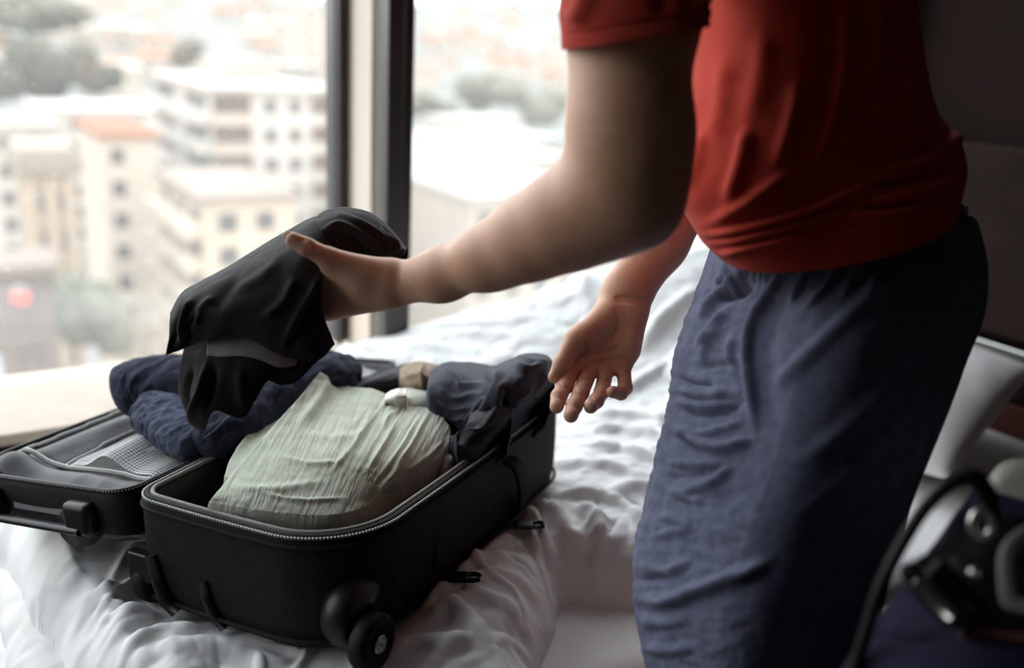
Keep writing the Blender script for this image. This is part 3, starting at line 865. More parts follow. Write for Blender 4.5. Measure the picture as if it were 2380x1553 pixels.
# bumper block on the near left corner and moulded skid bars on the near end
b = MB(); b.box(SP(0.008, -0.002, -0.098), 0.040, 0.016, 0.040, [su_, sl_, sn_]); b.build('corner_bumper', M_plastic, case, bevel=0.003)
b = MB(); b.tube(SP(np.array([0.03, 0.04, 0.05, 0.065]), np.array([-0.006, -0.008, -0.008, -0.004]), np.array([-0.075, -0.11, -0.135, -0.15])), 0.009, 10); b.build('skid_bar', M_plastic, case, smooth=True)
b = MB(); b.tube(SP(np.array([0.118, 0.122, 0.130, 0.142]), np.array([-0.006, -0.008, -0.008, -0.002]), np.array([-0.088, -0.11, -0.13, -0.152])), 0.007, 10); b.build('skid_bar', M_plastic, case, smooth=True)
# side carry handle and strap stubs on the long side
def band(pts, wdir, w_, th_, name, m, par):
    p = cr(np.array(pts), 30); t_ = np.gradient(p, axis=0); t_ /= np.linalg.norm(t_, axis=1, keepdims=True)
    wd_ = nrm(wdir); nn_ = np.cross(t_, wd_); nn_ /= np.linalg.norm(nn_, axis=1, keepdims=True)
    v = np.stack([p + wd_ * w_ / 2 + nn_ * th_ / 2, p - wd_ * w_ / 2 + nn_ * th_ / 2, p - wd_ * w_ / 2 - nn_ * th_ / 2, p + wd_ * w_ / 2 - nn_ * th_ / 2], 1)
    f = [tuple(x) for x in gfaces(30, 4, True)] + [(0, 1, 2, 3), (119, 118, 117, 116)]
    o = raw(name, v, f, m, par)
    mm = o.modifiers.new('bevel', 'BEVEL'); mm.width = 0.0015; mm.segments = 2; mm.limit_method = 'ANGLE'
    return o
band([SP(SW + 0.004, 0.40, -0.030), SP(SW + 0.020, 0.41, -0.040), SP(SW + 0.024, 0.425, -0.075), SP(SW + 0.020, 0.435, -0.115), SP(SW + 0.004, 0.44, -0.135)], sl_, 0.030, 0.007, 'side_handle', M_nylon, case)
band([SP(SW + 0.004, 0.20, -0.05), SP(SW + 0.007, 0.20, -0.09), SP(SW + 0.006, 0.20, -0.14)], sl_, 0.026, 0.004, 'compression_strap', M_nylon, case)
# quick-release buckles lying on the duvet beside the case
def buckle(a, b_, c_, ang):
    r_ = MB()
    e1 = nrm(su_ * math.cos(ang) + sl_ * math.sin(ang)); e2 = np.cross(sn_, e1)
    o_ = SP(a, b_, c_)
    r_.box(o_, 0.026, 0.020, 0.008, [e1, e2, sn_])
    bk = r_.build('buckle', M_plastic, case, bevel=0.002)
    for s_ in (-1, 1):
        r_ = MB()
        r_.tube([o_ + e1 * 0.010 + e2 * 0.007 * s_, o_ + e1 * 0.022 + e2 * 0.009 * s_ + sn_ * 0.001, o_ + e1 * 0.030 + e2 * 0.005 * s_ + sn_ * 0.001], [0.0036, 0.0034, 0.003], 8)
        r_.build('buckle_prong', M_plastic, bk, smooth=True)
    r_ = MB(); r_.box(o_ - e1 * 0.028 - sn_ * 0.001, 0.036, 0.018, 0.003, [e1, e2, sn_]); r_.build('strap_end', M_nylon, bk, bevel=0.001)
buckle(SW + 0.040, 0.40, -0.132, 0.5)
buckle(SW + 0.038, 0.195, -0.118, 0.35)

# ------------------------------------------------------------------ lid
lid = empty('suitcase_lid_dummy'); bpy.data.objects.remove(lid)
LOUT = rrect(LWd, SL, (0.03, 0.085, 0.085, 0.03), 220, 0.003)
LN = onorm(LOUT)
LDp = 0.070
lb = rings_mesh('lid_shell', [(-0.004, 0.0), (0.0, 0.001), (0.003, -0.006), (0.003, -0.03), (0.0, -0.05), (-0.008, -LDp + 0.006), (-0.024, -LDp)], M_nylon, case, LP, LOUT, LN, cap=True)
lt = rings_mesh('lid_lining', [(-0.004, 0.0), (-0.010, -0.002), (-0.016, -0.010), (-0.022, -0.020)], M_lining, lb, LP, LOUT, LN)
ltape = MB(); ltape.tube(LP(LOUT[:, 0] - 0.002 * LN[:, 0], LOUT[:, 1] - 0.002 * LN[:, 1], np.full(220, 0.002)), 0.0036, 8, closed=True)
ltp = ltape.build('lid_zip_tape', M_lining, lb, smooth=True)
def teeth_lid():
    pp = np.concatenate([LOUT, LOUT[:1]]); k = int(np.linalg.norm(np.diff(pp, axis=0), axis=1).sum() / 0.0042)
    p2 = resample(pp, k + 1)[:-1]; n2 = onorm(p2); b_ = MB()
    for i in range(k):
        c0_ = LP(p2[i, 0] + n2[i, 0] * 0.0015, p2[i, 1] + n2[i, 1] * 0.0015, 0.0025)
        nx = nrm(LP(p2[i, 0] + n2[i, 0] * 0.01, p2[i, 1] + n2[i, 1] * 0.01, 0.0025) - c0_)
        b_.box(c0_, 0.0020, 0.0018, 0.0018, [nx, nrm(np.cross(nx, ln_)), ln_])
    o = b_.build('lid_zip_teeth', M_tape, lb); o['kind'] = 'stuff'
teeth_lid()
# padded inner panel: a heightfield over the lid opening
na, nb = 90, 150
a_ = np.linspace(0.012, LWd - 0.012, na); b2 = np.linspace(0.012, SL - 0.012, nb)
AA, BB = np.meshgrid(a_, b2, indexing='ij')
ZA, ZBn = 0.215, 0.075           # the long zip and the near zip
base_h = -0.020 + 0.010 * np.sin(np.pi * AA / LWd) * np.sin(np.pi * BB / SL)
puff = 0.022 * np.exp(-((AA - 0.275) / 0.035) ** 2) + 0.014 * np.exp(-((BB - 0.045) / 0.028) ** 2)
dip = -0.010 * np.exp(-((AA - ZA) / 0.010) ** 2) * (BB > ZBn) - 0.008 * np.exp(-((BB - ZBn) / 0.010) ** 2)
hh_ = base_h + puff + dip + 0.006 * crease(np.stack([AA * 12, BB * 5, 0 * AA + 4], -1), 2)
o = raw('inner_panel', LP(AA, BB, hh_), gfaces(na, nb), M_lining, lb)
def ih(a, b_):
    i = np.clip(np.round((np.asarray(a) - a_[0]) / (a_[1] - a_[0])).astype(int), 0, na - 1); j = np.clip(np.round((np.asarray(b_) - b2[0]) / (b2[1] - b2[0])).astype(int), 0, nb - 1)
    return hh_[i, j]
def zip_line(aa, bb, name='pocket_zip'):
    aa, bb = np.asarray(aa, float), np.asarray(bb, float)
    p = LP(aa, bb, ih(aa, bb) + 0.010)
    q_ = MB(); q_.tube(p, 0.0050, 8, flat=0.55, up=ln_); z_ = q_.build(name, M_tape, lb, smooth=True)
    q_ = MB(); q_.tube(p + ln_ * 0.0026, 0.0016, 6); q_.build('zip_coil', M_teeth, lb, smooth=True)
t_ = np.linspace(0, 1, 60)
zip_line(ZA + 0.006 * np.sin(t_ * 7), 0.075 + t_ * 0.56)
zip_line(0.030 + t_ * 0.275, ZBn + 0.004 * np.sin(t_ * 5))
zip_line(LWd - 0.030 + 0.006 * np.sin(t_ * 8 + 1), 0.09 + t_ * 0.54)
# net pocket over a pale folded cloth
M_net = bpy.data.materials.new('grey_net'); M_net.use_nodes = True
t = M_net.node_tree; pb_ = t.nodes['Principled BSDF']; pb_.inputs['Base Color'].default_value = (0.42, 0.42, 0.40, 1); pb_.inputs['Roughness'].default_value = 0.6
uvn = t.nodes.new('ShaderNodeUVMap'); sx = t.nodes.new('ShaderNodeSeparateXYZ'); t.links.new(uvn.outputs[0], sx.inputs[0])
def mnode(op, a, b_=None):
    n = t.nodes.new('ShaderNodeMath'); n.operation = op
    for i_, x in enumerate((a, b_)):
        if x is None: continue
        if isinstance(x, (int, float)): n.inputs[i_].default_value = x
        else: t.links.new(x, n.inputs[i_])
    return n.outputs[0]
s1 = mnode('SINE', mnode('MULTIPLY', mnode('ADD', sx.outputs[0], sx.outputs[1]), 620.0))
s2 = mnode('SINE', mnode('MULTIPLY', mnode('SUBTRACT', sx.outputs[0], sx.outputs[1]), 620.0))
hole = mnode('GREATER_THAN', mnode('MULTIPLY', s1, s2), 0.02)
hole = mnode('MULTIPLY', hole, 0.92)
trn = t.nodes.new('ShaderNodeBsdfTransparent'); mxn = t.nodes.new('ShaderNodeMixShader')
t.links.new(hole, mxn.inputs[0]); t.links.new(pb_.outputs[0], mxn.inputs[1]); t.links.new(trn.outputs[0], mxn.inputs[2])
t.links.new(mxn.outputs[0], t.nodes['Material Output'].inputs[0])
na2, nb2 = 100, 160
a3 = np.linspace(0.022, ZA - 0.008, na2); b3 = np.linspace(ZBn + 0.006, SL - 0.03, nb2)
A3, B3 = np.meshgrid(a3, b3, indexing='ij')
ht = ih(A3, B3) + 0.006 + 0.013 * np.sin((A3 - a3[0]) / (a3[-1] - a3[0]) * np.pi) ** 0.7
ht = ht + 0.006 * np.sin(A3 * 62 + 3 * B3) * np.sin(np.pi * (A3 - a3[0]) / (a3[-1] - a3[0])) + 0.010 * np.exp(-(((A3 - 0.13) / 0.03) ** 2 + ((B3 - 0.15) / 0.10) ** 2))
net = raw('net_pocket', LP(A3, B3, ht), gfaces(na2, nb2), M_net, lb, uv=np.stack([A3, B3], -1))
M_pale = mat('pale_lilac_cotton', (0.62, 0.58, 0.62), 0.9, (0.66, 0.63, 0.66), 20, 0.2, 300)
a4 = np.linspace(0.05, 0.125, 30); b4 = np.linspace(0.155, 0.33, 40); A4, B4 = np.meshgrid(a4, b4, indexing='ij')
o = raw('folded_handkerchief', LP(A4, B4, ih(A4, B4) + 0.0105 + 0.004 * np.sin((A4 - 0.05) / 0.075 * np.pi)), gfaces(30, 40), M_pale)
tag(o, 'pale lilac folded handkerchief under the net of the suitcase lid', 'handkerchief')
solid(o, 0.004)
# carry handle on the near end of the lid
for s_ in (0.075, 0.255):
    b = MB(); b.box(LP(s_, -0.010, -0.036), 0.05 if s_ < 0.1 else 0.045, 0.026, 0.048, [lo_, sl_, ln_]); b.build('handle_base', M_plastic, lb, bevel=0.010, seg=3)
b = MB(); b.tube(LP(np.linspace(0.07, 0.265, 20), np.full(20, -0.018), -0.052 + 0 * np.linspace(0, 1, 20)), 0.009, 12, flat=0.7); b.build('carry_handle', M_plastic, lb, smooth=True)
b = MB(); b.box(LP(0.165, -0.004, -0.030), 0.105, 0.003, 0.022, [lo_, sl_, ln_]); b.build('handle_label', M_grey, lb)
b = MB(); b.lathe([(0.005, -0.02), (0.034, -0.016), (0.038, 0), (0.034, 0.012), (0.005, 0.018)], LP(0.105, 0.012, -0.052), sl_, 30); b.build('lid_foot', M_plastic, lb, smooth=True)
# ------------------------------------------------------------------ implicit surfaces for the person's skin
def cone(a, b_, r1, r2, k=0.008, flat=None, fs=1.0, g=0): return dict(g=g, a=np.asarray(a, float), b=np.asarray(b_, float), r1=r1, r2=r2, k=k, n=flat, fs=fs)
def sd_cone(p, c):
    a, e = c['a'], c['b'] - c['a']
    q = p - a
    t_ = np.clip((q @ e) / (e @ e + 1e-12), 0, 1)
    w = q - t_[:, None] * e
    if c['n'] is not None:
        n = c['n']; w = w + ((c['fs'] - 1) * (w @ n))[:, None] * n
    return np.sqrt((w * w).sum(1)) - (c['r1'] + (c['r2'] - c['r1']) * t_)
def smin(a, b_, k):
    h = np.maximum(k - np.abs(a - b_), 0) / k
    return np.minimum(a, b_) - h * h * k * 0.25
def make_sdf(cones, cuts=()):
    cones, cuts = list(cones), list(cuts)
    ca = np.array([(c['a'] + c['b']) / 2 for c in cones]); cr_ = np.array([np.linalg.norm(c['a'] - c['b']) / 2 + max(c['r1'], c['r2']) * 1.05 + c['k'] for c in cones])
    if cuts:
        ka = np.array([(c['a'] + c['b']) / 2 for c in cuts]); kr = np.array([np.linalg.norm(c['a'] - c['b']) / 2 + c['r1'] + c['k'] for c in cuts])
    def f(p):
        lo, hi = p.min(0), p.max(0)
        cen, rad = (lo + hi) / 2, np.linalg.norm(hi - lo) / 2
        dist = np.linalg.norm(ca - cen, axis=1) - cr_
        sel = np.argsort(dist)
        keep = [i for i in range(len(cones)) if dist[i] < dist[sel[0]] + 2 * rad + 0.03] if rad > 0.2 else [i for i in range(len(cones)) if dist[i] < rad + 0.02]
        if not keep: keep = [sel[0]]
        d, gd = None, {}
        for i in keep:
            c = cones[i]
            x = sd_cone(p, c)
            if c['g']:
                gd[c['g']] = x if c['g'] not in gd else smin(gd[c['g']], x, c['k'])
            else:
                d = x if d is None else smin(d, x, c['k'])
        if gd:
            base = d
            for gk, x in gd.items():
                y = x if base is None else smin(base, x, 0.005)
                d = y if d is None else np.minimum(d, y)
        if cuts:
            for i in np.nonzero(np.linalg.norm(ka - cen, axis=1) - kr < rad + 0.003)[0]:
                c = cuts[i]
                x = -sd_cone(p, c)
                d = np.maximum(d, x) + np.maximum(c['k'] - np.abs(d - x), 0) ** 2 / c['k'] * 0.25
        return d
    return f
def trace(f, x, y, d0=0.7):
    v = ray(x, y); n = np.linalg.norm(v); v = v / n; s = d0
    for _ in range(80):
        dd = f((CAM + v * s)[None])[0]
        if dd < 2e-4: return CAM + v * s
        s += dd * 0.8
        if s > 3: return None
    return CAM + v * s
def surface_nets(f, lo, hi, h, blk=10):
    lo = np.asarray(lo, float)
    n = np.ceil((np.asarray(hi) - lo) / h).astype(int) // blk * blk + blk + 1
    nb = (n - 1) // blk
    I, J, K = np.meshgrid(*[np.arange(m) for m in nb], indexing='ij')
    cc = np.stack([I, J, K], -1).reshape(-1, 3)
    dc = np.concatenate([f(lo + (cc[s_:s_ + nb[1] * nb[2]] * blk + blk / 2) * h) for s_ in range(0, len(cc), nb[1] * nb[2])])
    act = np.abs(dc) < blk * h * 0.87 * 1.25 + 0.002
    vol = np.repeat(np.repeat(np.repeat(np.where(dc < 0, -1.0, 1.0).reshape(nb).astype(np.float32), blk, 0), blk, 1), blk, 2)
    vol = np.pad(vol, ((0, 1),) * 3, mode='edge')
    loc = np.stack(np.meshgrid(*[np.arange(blk + 1)] * 3, indexing='ij'), -1).reshape(-1, 3)
    ac = cc[act] * blk
    for s in range(0, len(ac), 16):
        a = ac[s:s + 16]
        g_ = (a[:, None] + loc[None]).reshape(-1, 3)
        vol[g_[:, 0], g_[:, 1], g_[:, 2]] = f(lo + g_ * h)
    ins = vol < 0
    c = np.zeros(tuple(np.array(vol.shape) - 1), np.int8)
    for dx in (0, 1):
        for dy in (0, 1):
            for dz in (0, 1):
                c += ins[dx:vol.shape[0] - 1 + dx, dy:vol.shape[1] - 1 + dy, dz:vol.shape[2] - 1 + dz]
    cell = np.argwhere((c > 0) & (c < 8))
    num = np.zeros((len(cell), 3)); cnt = np.zeros(len(cell))
    corners = [(x, y, z_) for x in (0, 1) for y in (0, 1) for z_ in (0, 1)]
    val = {q: vol[cell[:, 0] + q[0], cell[:, 1] + q[1], cell[:, 2] + q[2]] for q in corners}
    for q in corners:
        for ax in range(3):
            if q[ax]: continue
            r_ = list(q); r_[ax] = 1; r_ = tuple(r_)
            m = (val[q] < 0) != (val[r_] < 0)
            t_ = np.where(m, val[q] / (val[q] - val[r_] + 1e-20), 0)
            pt = np.array(q, float)[None] + t_[:, None] * np.eye(3)[ax]
            num += pt * m[:, None]; cnt += m
    verts = lo + (cell + num / cnt[:, None]) * h
    idm = -np.ones(c.shape, np.int64); idm[cell[:, 0], cell[:, 1], cell[:, 2]] = np.arange(len(cell))
    faces = []
    for ax in range(3):
        a = ins.take(range(0, vol.shape[ax] - 1), ax); b_ = ins.take(range(1, vol.shape[ax]), ax)
        e = np.argwhere(a != b_)
        o1, o2 = (ax + 1) % 3, (ax + 2) % 3
        e = e[(e[:, o1] > 0) & (e[:, o2] > 0) & (e[:, o1] < c.shape[o1]) & (e[:, o2] < c.shape[o2])]
        flip = ins[e[:, 0], e[:, 1], e[:, 2]]
        q = []
        for s1, s2 in ((1, 1), (0, 1), (0, 0), (1, 0)):
            g_ = e.copy(); g_[:, o1] -= s1; g_[:, o2] -= s2
            q.append(idm[g_[:, 0], g_[:, 1], g_[:, 2]])
        q = np.stack(q, 1)
        q = np.where(flip[:, None], q, q[:, ::-1])
        faces.append(q)
    fa = np.concatenate(faces); fa = fa[(fa >= 0).all(1)]
    # a little smoothing
    for _ in range(2):
        acc = np.zeros_like(verts); cn = np.zeros(len(verts))
        for i in range(4):
            np.add.at(acc, fa[:, i], verts[fa[:, (i + 1) % 4]]); np.add.at(cn, fa[:, i], 1)
        verts = 0.5 * verts + 0.5 * acc / np.maximum(cn, 1)[:, None]
    return verts, fa

fwd = _D
# ---- left arm (near), holding the shirt
La = [cone(P(1640, -290, 0.985), P(1468, 90, 0.935), .060, .0555, .02), cone(P(1468, 90, .935), P(1460, 270, .942), .0555, .0535, .03),
      cone(P(1460, 270, .942), P(1452, 390, .955), .0532, .0500, .03), cone(P(1452, 390, .955), P(1440, 450, .965), .0500, .0480, .03), cone(P(1490, 330, .945), P(1492, 480, .955), .040, .034, .04),
      cone(P(1440, 450, .965), P(1375, 487, .983), .0480, .0468, .03), cone(P(1375, 487, .983), P(1300, 522, 1.005), .0468, .0440, .03), cone(P(1300, 522, 1.005), P(1220, 560, 1.035), .0440, .0385, .03), cone(P(1220, 560, 1.035), P(1140, 597, 1.068), .0385, .0322, .03),
      cone(P(1140, 597, 1.068), P(1030, 638, 1.11), .0322, .0262, .03, fwd, 1.08), cone(P(1030, 638, 1.11), P(925, 660, 1.145), .0258, .0262, .03, fwd, 1.25)]
hand = [cone(P(905, 650, 1.143), P(775, 628, 1.152), .0215, .0135, .014), cone(P(905, 660, 1.146), P(765, 657, 1.156), .0200, .0135, .014),
        cone(P(905, 672, 1.148), P(760, 690, 1.160), .0190, .0135, .014), cone(P(900, 682, 1.150), P(765, 719, 1.163), .0175, .0140, .014),
        cone(P(890, 640, 1.136), P(765, 601, 1.118), .0165, .0125, .016), cone(P(765, 601, 1.118), P(712, 574, 1.104), .0120, .0104, .006),
        cone(P(712, 574, 1.104), P(679, 556, 1.099), .0104, .0086, .004), cone(P(840, 645, 1.135), P(775, 622, 1.136), .014, .011, .02)]
for gi, (y0, y1, y2, kx) in enumerate(((628, 640, 655, 0), (657, 672, 690, -6), (690, 705, 722, -2), (719, 735, 748, 8))):
    hand += [cone(P(768 + kx, y0, 1.156), P(690 + kx, y1, 1.190), .0115, .0098, .006, g=gi + 1), cone(P(690 + kx, y1, 1.190), P(640 + kx, y2, 1.200), .0096, .0086, .004, g=gi + 1), cone(P(640 + kx, y2, 1.200), P(608 + kx, y2 + 14, 1.190), .0084, .0075, .004, g=gi + 1)]
fL0 = make_sdf(La + hand)
cutsL = []
def crease_cut(f, lst, r, k=0.003, into=0.0006):
    out_ = []
    pts_ = [trace(f, x, y) for x, y in lst]
    for a, b_ in zip(pts_[:-1], pts_[1:]):
        if a is None or b_ is None: continue
        if np.linalg.norm(a - b_) > 0.05: continue
        sh = fwd * into
        out_.append(cone(a + sh * 0 - fwd * (r * 0.25), b_ - fwd * (r * 0.25), r, r, k))
    return out_
cutsL += crease_cut(fL0, [(700, 556), (716, 574), (714, 590)], .0012) + crease_cut(fL0, [(712, 552), (728, 572), (722, 592)], .0010)
nailL = trace(fL0, 674, 549)
fL = make_sdf(La + hand, cutsL)
pts_ = np.array([c['a'] for c in La + hand] + [c['b'] for c in La + hand])
armL = surface_nets(fL, pts_.min(0) - 0.07, pts_.max(0) + 0.07, 0.0021)

# ---- right arm (far), open hand with the palm to the camera
Ra = [cone(P(1790, -230, 1.33), P(1700, 280, 1.36), .056, .046, .02), cone(P(1700, 280, 1.36), P(1640, 385, 1.345), .046, .045, .02), cone(P(1640, 385, 1.345), P(1530, 565, 1.305), .044, .0365, .02),
      cone(P(1530, 565, 1.305), P(1458, 682, 1.280), .0370, .0315, .02, fwd, 1.25), cone(P(1458, 682, 1.28), P(1446, 705, 1.278), .0305, .0300, .015, fwd, 1.45)]
rh = [cone(P(1428, 715, 1.278), P(1346, 838, 1.258), .0185, .0135, .014), cone(P(1440, 715, 1.280), P(1378, 848, 1.256), .0180, .0135, .014),
      cone(P(1455, 715, 1.280), P(1411, 850, 1.257), .0180, .0130, .014), cone(P(1466, 720, 1.278), P(1448, 845, 1.260), .0175, .0125, .014),
      cone(P(1470, 735, 1.268), P(1462, 810, 1.262), .0150, .0130, .02),
      cone(P(1410, 735, 1.263), P(1352, 785, 1.248), .0195, .0160, .014), cone(P(1352, 780, 1.248), P(1340, 792, 1.244), .0145, .0135, .010)]
def finger(j, r, k=0.004, g=0):
    return [cone(P(*j[i]), P(*j[i + 1]), r[i], r[i + 1], k, g=g) for i in range(len(j) - 1)]
FI = [(1338, 845, 1.256), (1313, 897, 1.222), (1299, 922, 1.203), (1294, 945, 1.191)]
FM = [(1374, 855, 1.254), (1350, 913, 1.212), (1335, 943, 1.190), (1327, 966, 1.177)]
FR_ = [(1409, 858, 1.255), (1399, 910, 1.220), (1386, 932, 1.200), (1373, 946, 1.186)]
FP = [(1449, 852, 1.258), (1453, 902, 1.232), (1443, 914, 1.214), (1423, 911, 1.202)]
FT = [(1336, 790, 1.243), (1307, 846, 1.232), (1288, 876, 1.226)]
rh += finger(FI, [.0102, .0103, .0099, .0090], g=1) + finger(FM, [.0104, .0102, .0098, .0091], g=2) + finger(FR_, [.0098, .0096, .0092, .0085], g=3) + finger(FP, [.0094, .0091, .0085, .0076], g=4) + finger(FT, [.0140, .0112, .0082], .006, g=5)
# finger pads
for c_ in ((1356, 856, 1.248), (1392, 860, 1.247), (1428, 860, 1.249)): rh.append(cone(P(*c_), P(c_[0] + 4, c_[1], c_[2]), .0060, .0060, .008))
fR0 = make_sdf(Ra + rh)
cutsR = []
def cross_line(j, i, wpx, bow=3):
    x, y, _ = j[i]; x0, y0, _ = j[max(i - 1, 0)]; x1, y1, _ = j[min(i + 1, len(j) - 1)]
    tx, ty = x1 - x0, y1 - y0; l = math.hypot(tx, ty); nx, ny = -ty / l, tx / l
    return [(x + nx * wpx * s + tx / l * bow * (1 - s * s), y + ny * wpx * s + ty / l * bow * (1 - s * s)) for s in (-1, -0.4, 0.4, 1)]
for j_, ws in ((FI, 15), (FM, 16), (FR_, 14), (FP, 13)):
    for i in (1, 2): cutsR += crease_cut(fR0, cross_line(j_, i, ws), .0010, .0022)
for base in ([(1327, 868), (1340, 872), (1352, 876)], [(1358, 880), (1372, 884), (1388, 882)], [(1394, 882), (1408, 886), (1422, 882)], [(1440, 872), (1455, 870), (1474, 868)]):
    cutsR += crease_cut(fR0, base, .0013)
palm_lines = ([(1430, 722), (1435, 748), (1428, 775), (1410, 798), (1385, 815), (1350, 826)], [(1485, 840), (1455, 834), (1425, 834), (1395, 842), (1372, 848)], [(1352, 830), (1385, 824), (1415, 816), (1440, 806)],
              [(1436, 700), (1465, 702), (1496, 712)], [(1432, 692), (1462, 692), (1500, 700)], [(1362, 800), (1361, 808), (1356, 815)])
for l_ in palm_lines: cutsR += crease_cut(fR0, cr(np.array(l_, float), 12), .0013, .004)
fR = make_sdf(Ra + rh, cutsR)
vis = [c for c in Ra[1:] + rh]
pts_ = np.array([c['a'] for c in vis] + [c['b'] for c in vis])
armR = surface_nets(fR, pts_.min(0) - 0.055, pts_.max(0) + 0.055, 0.0014)

# ---- trunk, head, legs (under the clothes or out of frame): facing left and away from the camera
FD = np.array([-0.906, 0.423, 0]); RD = np.array([0.423, 0.906, 0])
PC = P(1950, 620, 1.13)
shL, shR = P(1650, -270, 1.00), P(1790, -215, 1.33)
ch = (shL + shR) / 2 + np.array([0.02, 0, -0.10]) - FD * 0.03
nk = (shL + shR) / 2 + np.array([0, 0, 0.07]) - FD * 0.01
hd = nk + np.array([0, 0, 0.15]) + FD * 0.07
T_ = [cone(PC - RD * 0.01 + FD * .01, PC + RD * 0.04 + FD * .01, .072, .072, .04), cone(PC + FD * .01 + RD * .02, ch, .068, .10, .05), cone(shL * .8 + shR * .2, shR * .8 + shL * .2, .06, .06, .06), cone(ch - RD * .06, ch + RD * .06, .11, .11, .06),
      cone((shL + shR) / 2, nk + FD * .03 + Ez * .05, .058, .052, .03), cone(hd + Ez * .03, hd + Ez * .05 - FD * .02, .080, .088, .03), cone(hd - Ez * .03 + FD * .03, hd - Ez * .075 + FD * .045, .062, .042, .03)]
T_ += [cone(hd + FD * .093 + Ez * .015, hd + FD * .112 - Ez * .022, .009, .013, .014)]
for s in (-1, 1):
    T_ += [cone(hd + RD * .078 * s - FD * .01 + Ez * .02, hd + RD * .082 * s - FD * .012 - Ez * .025, .013, .010, .008), cone(hd + FD * .078 + RD * .032 * s + Ez * .03, hd + FD * .08 + RD * .036 * s + Ez * .032, .010, .010, .012)]
T_ += [cone(hd + FD * .084 - Ez * .055 - RD * .02, hd + FD * .084 - Ez * .055 + RD * .02, .008, .008, .01)]
def leg(s):
    hip = PC + RD * .09 * s - Ez * .08
    kn = hip + FD * (0.10 if s < 0 else 0.03) - Ez * 0.42; kn = kn - Dn * 0.0
    ak = np.array([kn[0], kn[1], 0.10]) - FD * .06 - Dn * 0.05
    return [cone(hip + FD * .015 + RD * .02, kn, .062, .050, .04), cone(kn, ak, .050, .038, .03), cone(ak - Ez * .02, ak + FD * .13 - Ez * .06, .036, .030, .02)], hip, kn, ak
lgL, hipL, knL, akL = leg(-1)
lgR, hipR, knR, akR = leg(1)
T_ += lgL + lgR
T_ += [cone(P(1790, -230, 1.33), P(1700, 290, 1.36), .054, .044, .02)]
fT = make_sdf(T_)
pts_ = np.array([c['a'] for c in T_] + [c['b'] for c in T_])
trunk = surface_nets(fT, pts_.min(0) - 0.13, pts_.max(0) + 0.13, 0.0065)
vs, fs, o_ = [], [], 0
for v_, f_ in (armL, armR, trunk):
    vs.append(v_); fs.append(f_ + o_); o_ += len(v_)
M_skin = mat('skin', (0.56, 0.305, 0.195), 0.5, (0.63, 0.365, 0.25), 28, 0.25, 350, sss=0.12, spec=0.4)
M_nail = mat('fingernail', (0.55, 0.33, 0.26), 0.3)
person = empty('person')
tag(person, 'person in rust-red t-shirt and navy trousers leaning over the suitcase, holding a black shirt', 'person')
raw('body', np.concatenate(vs), np.concatenate(fs), M_skin, person)
# thumbnail of the near hand, hair
ss = sphere(14, 18)
e1 = nrm(P(679, 556, 1.1) - P(712, 574, 1.1)); e3 = nrm(-fwd * 0.75 - _R * 0.35 + _U * 0.35); e2 = nrm(np.cross(e3, e1)); e3 = np.cross(e1, e2)
nc = P(672, 550, 1.0955)
raw('thumbnail', nc + ss[..., :1] * e1 * .0075 + ss[..., 1:2] * e2 * .0058 + ss[..., 2:] * e3 * .0022, gfaces(14, 18, True), M_nail, person)
M_hair = mat('dark_hair', (0.03, 0.02, 0.015), 0.6, (0.06, 0.04, 0.03), 40, 0.5, 200)
ss = sphere(40, 50)
hp = ss * np.array([0.098, 0.098, 0.105])
hp = hp * (1 + 0.05 * crease(ss * 5, 2)[..., None])
hp = hd + Ez * .055 - FD * .022 + hp
hp = hp + FD * np.where((hp - hd) @ FD > 0.05, -0.03, 0)[..., None] * np.clip(((hd + Ez * .06 - hp) @ Ez) / 0.05, 0, 1)[..., None]
raw('hair', hp, gfaces(40, 50, True), M_hair, person)

# ------------------------------------------------------------------ clothing as tubes of rings
HF = np.array([0, 1.0, 0])
def sup_ring(seg, pw, corner=0.0):
    ph = np.arange(seg) * 2 * np.pi / seg
    c_, s_ = np.cos(ph), np.sin(ph)
    c_ = np.sign(c_) * np.abs(c_) ** (2 / pw); s_ = np.sign(s_) * np.abs(s_) ** (2 / pw)
    c_ = c_ + np.where((c_ < 0) & (s_ < 0), corner * np.abs(c_ * s_), 0)
    if corner:
        s_ = np.where(s_ < 0, s_ * (1 - 0.54 * np.clip(c_ + 0.5, 0, 1.5)), s_)
        s_ = s_ + np.where(c_ < 0, 0.42 * c_ * c_, 0)
    return c_, s_
def ring_px(l, r, dc, bb, pw=2.2, corner=0.0):   # pixel outline left and right (matched in projection), centre depth, half depth
    l, r = np.array(l, float), np.array(r, float)
    e = (r - l) / np.linalg.norm(r - l)
    l2, r2 = l.copy(), r.copy()
    cx, sx_ = sup_ring(72, pw, corner)
    for _ in range(7):
        a, c = P(l2[0], l2[1], dc), P(r2[0], r2[1], dc)
        q = (a + c) / 2 + (c - a) / 2 * cx[:, None] + HF * bb * sx_[:, None]
        x, y, d = pix(q)
        pr = (x - l[0]) * e[0] + (y - l[1]) * e[1]
        l2 = l2 - e * pr.min(); r2 = r2 - e * (pr.max() - np.linalg.norm(r - l))
    a, c = P(l2[0], l2[1], dc), P(r2[0], r2[1], dc)
    return np.array([(a + c) / 2, (c - a) / 2, HF * bb])
def tube_rings(rings, n, seg, pw=2.2, corner=0.0):
    rr_ = cr(np.array(rings), n)
    cx, sx_ = sup_ring(seg, pw, corner)
    return rr_[:, None, 0] + rr_[:, None, 1] * cx[None, :, None] + rr_[:, None, 2] * sx_[None, :, None]
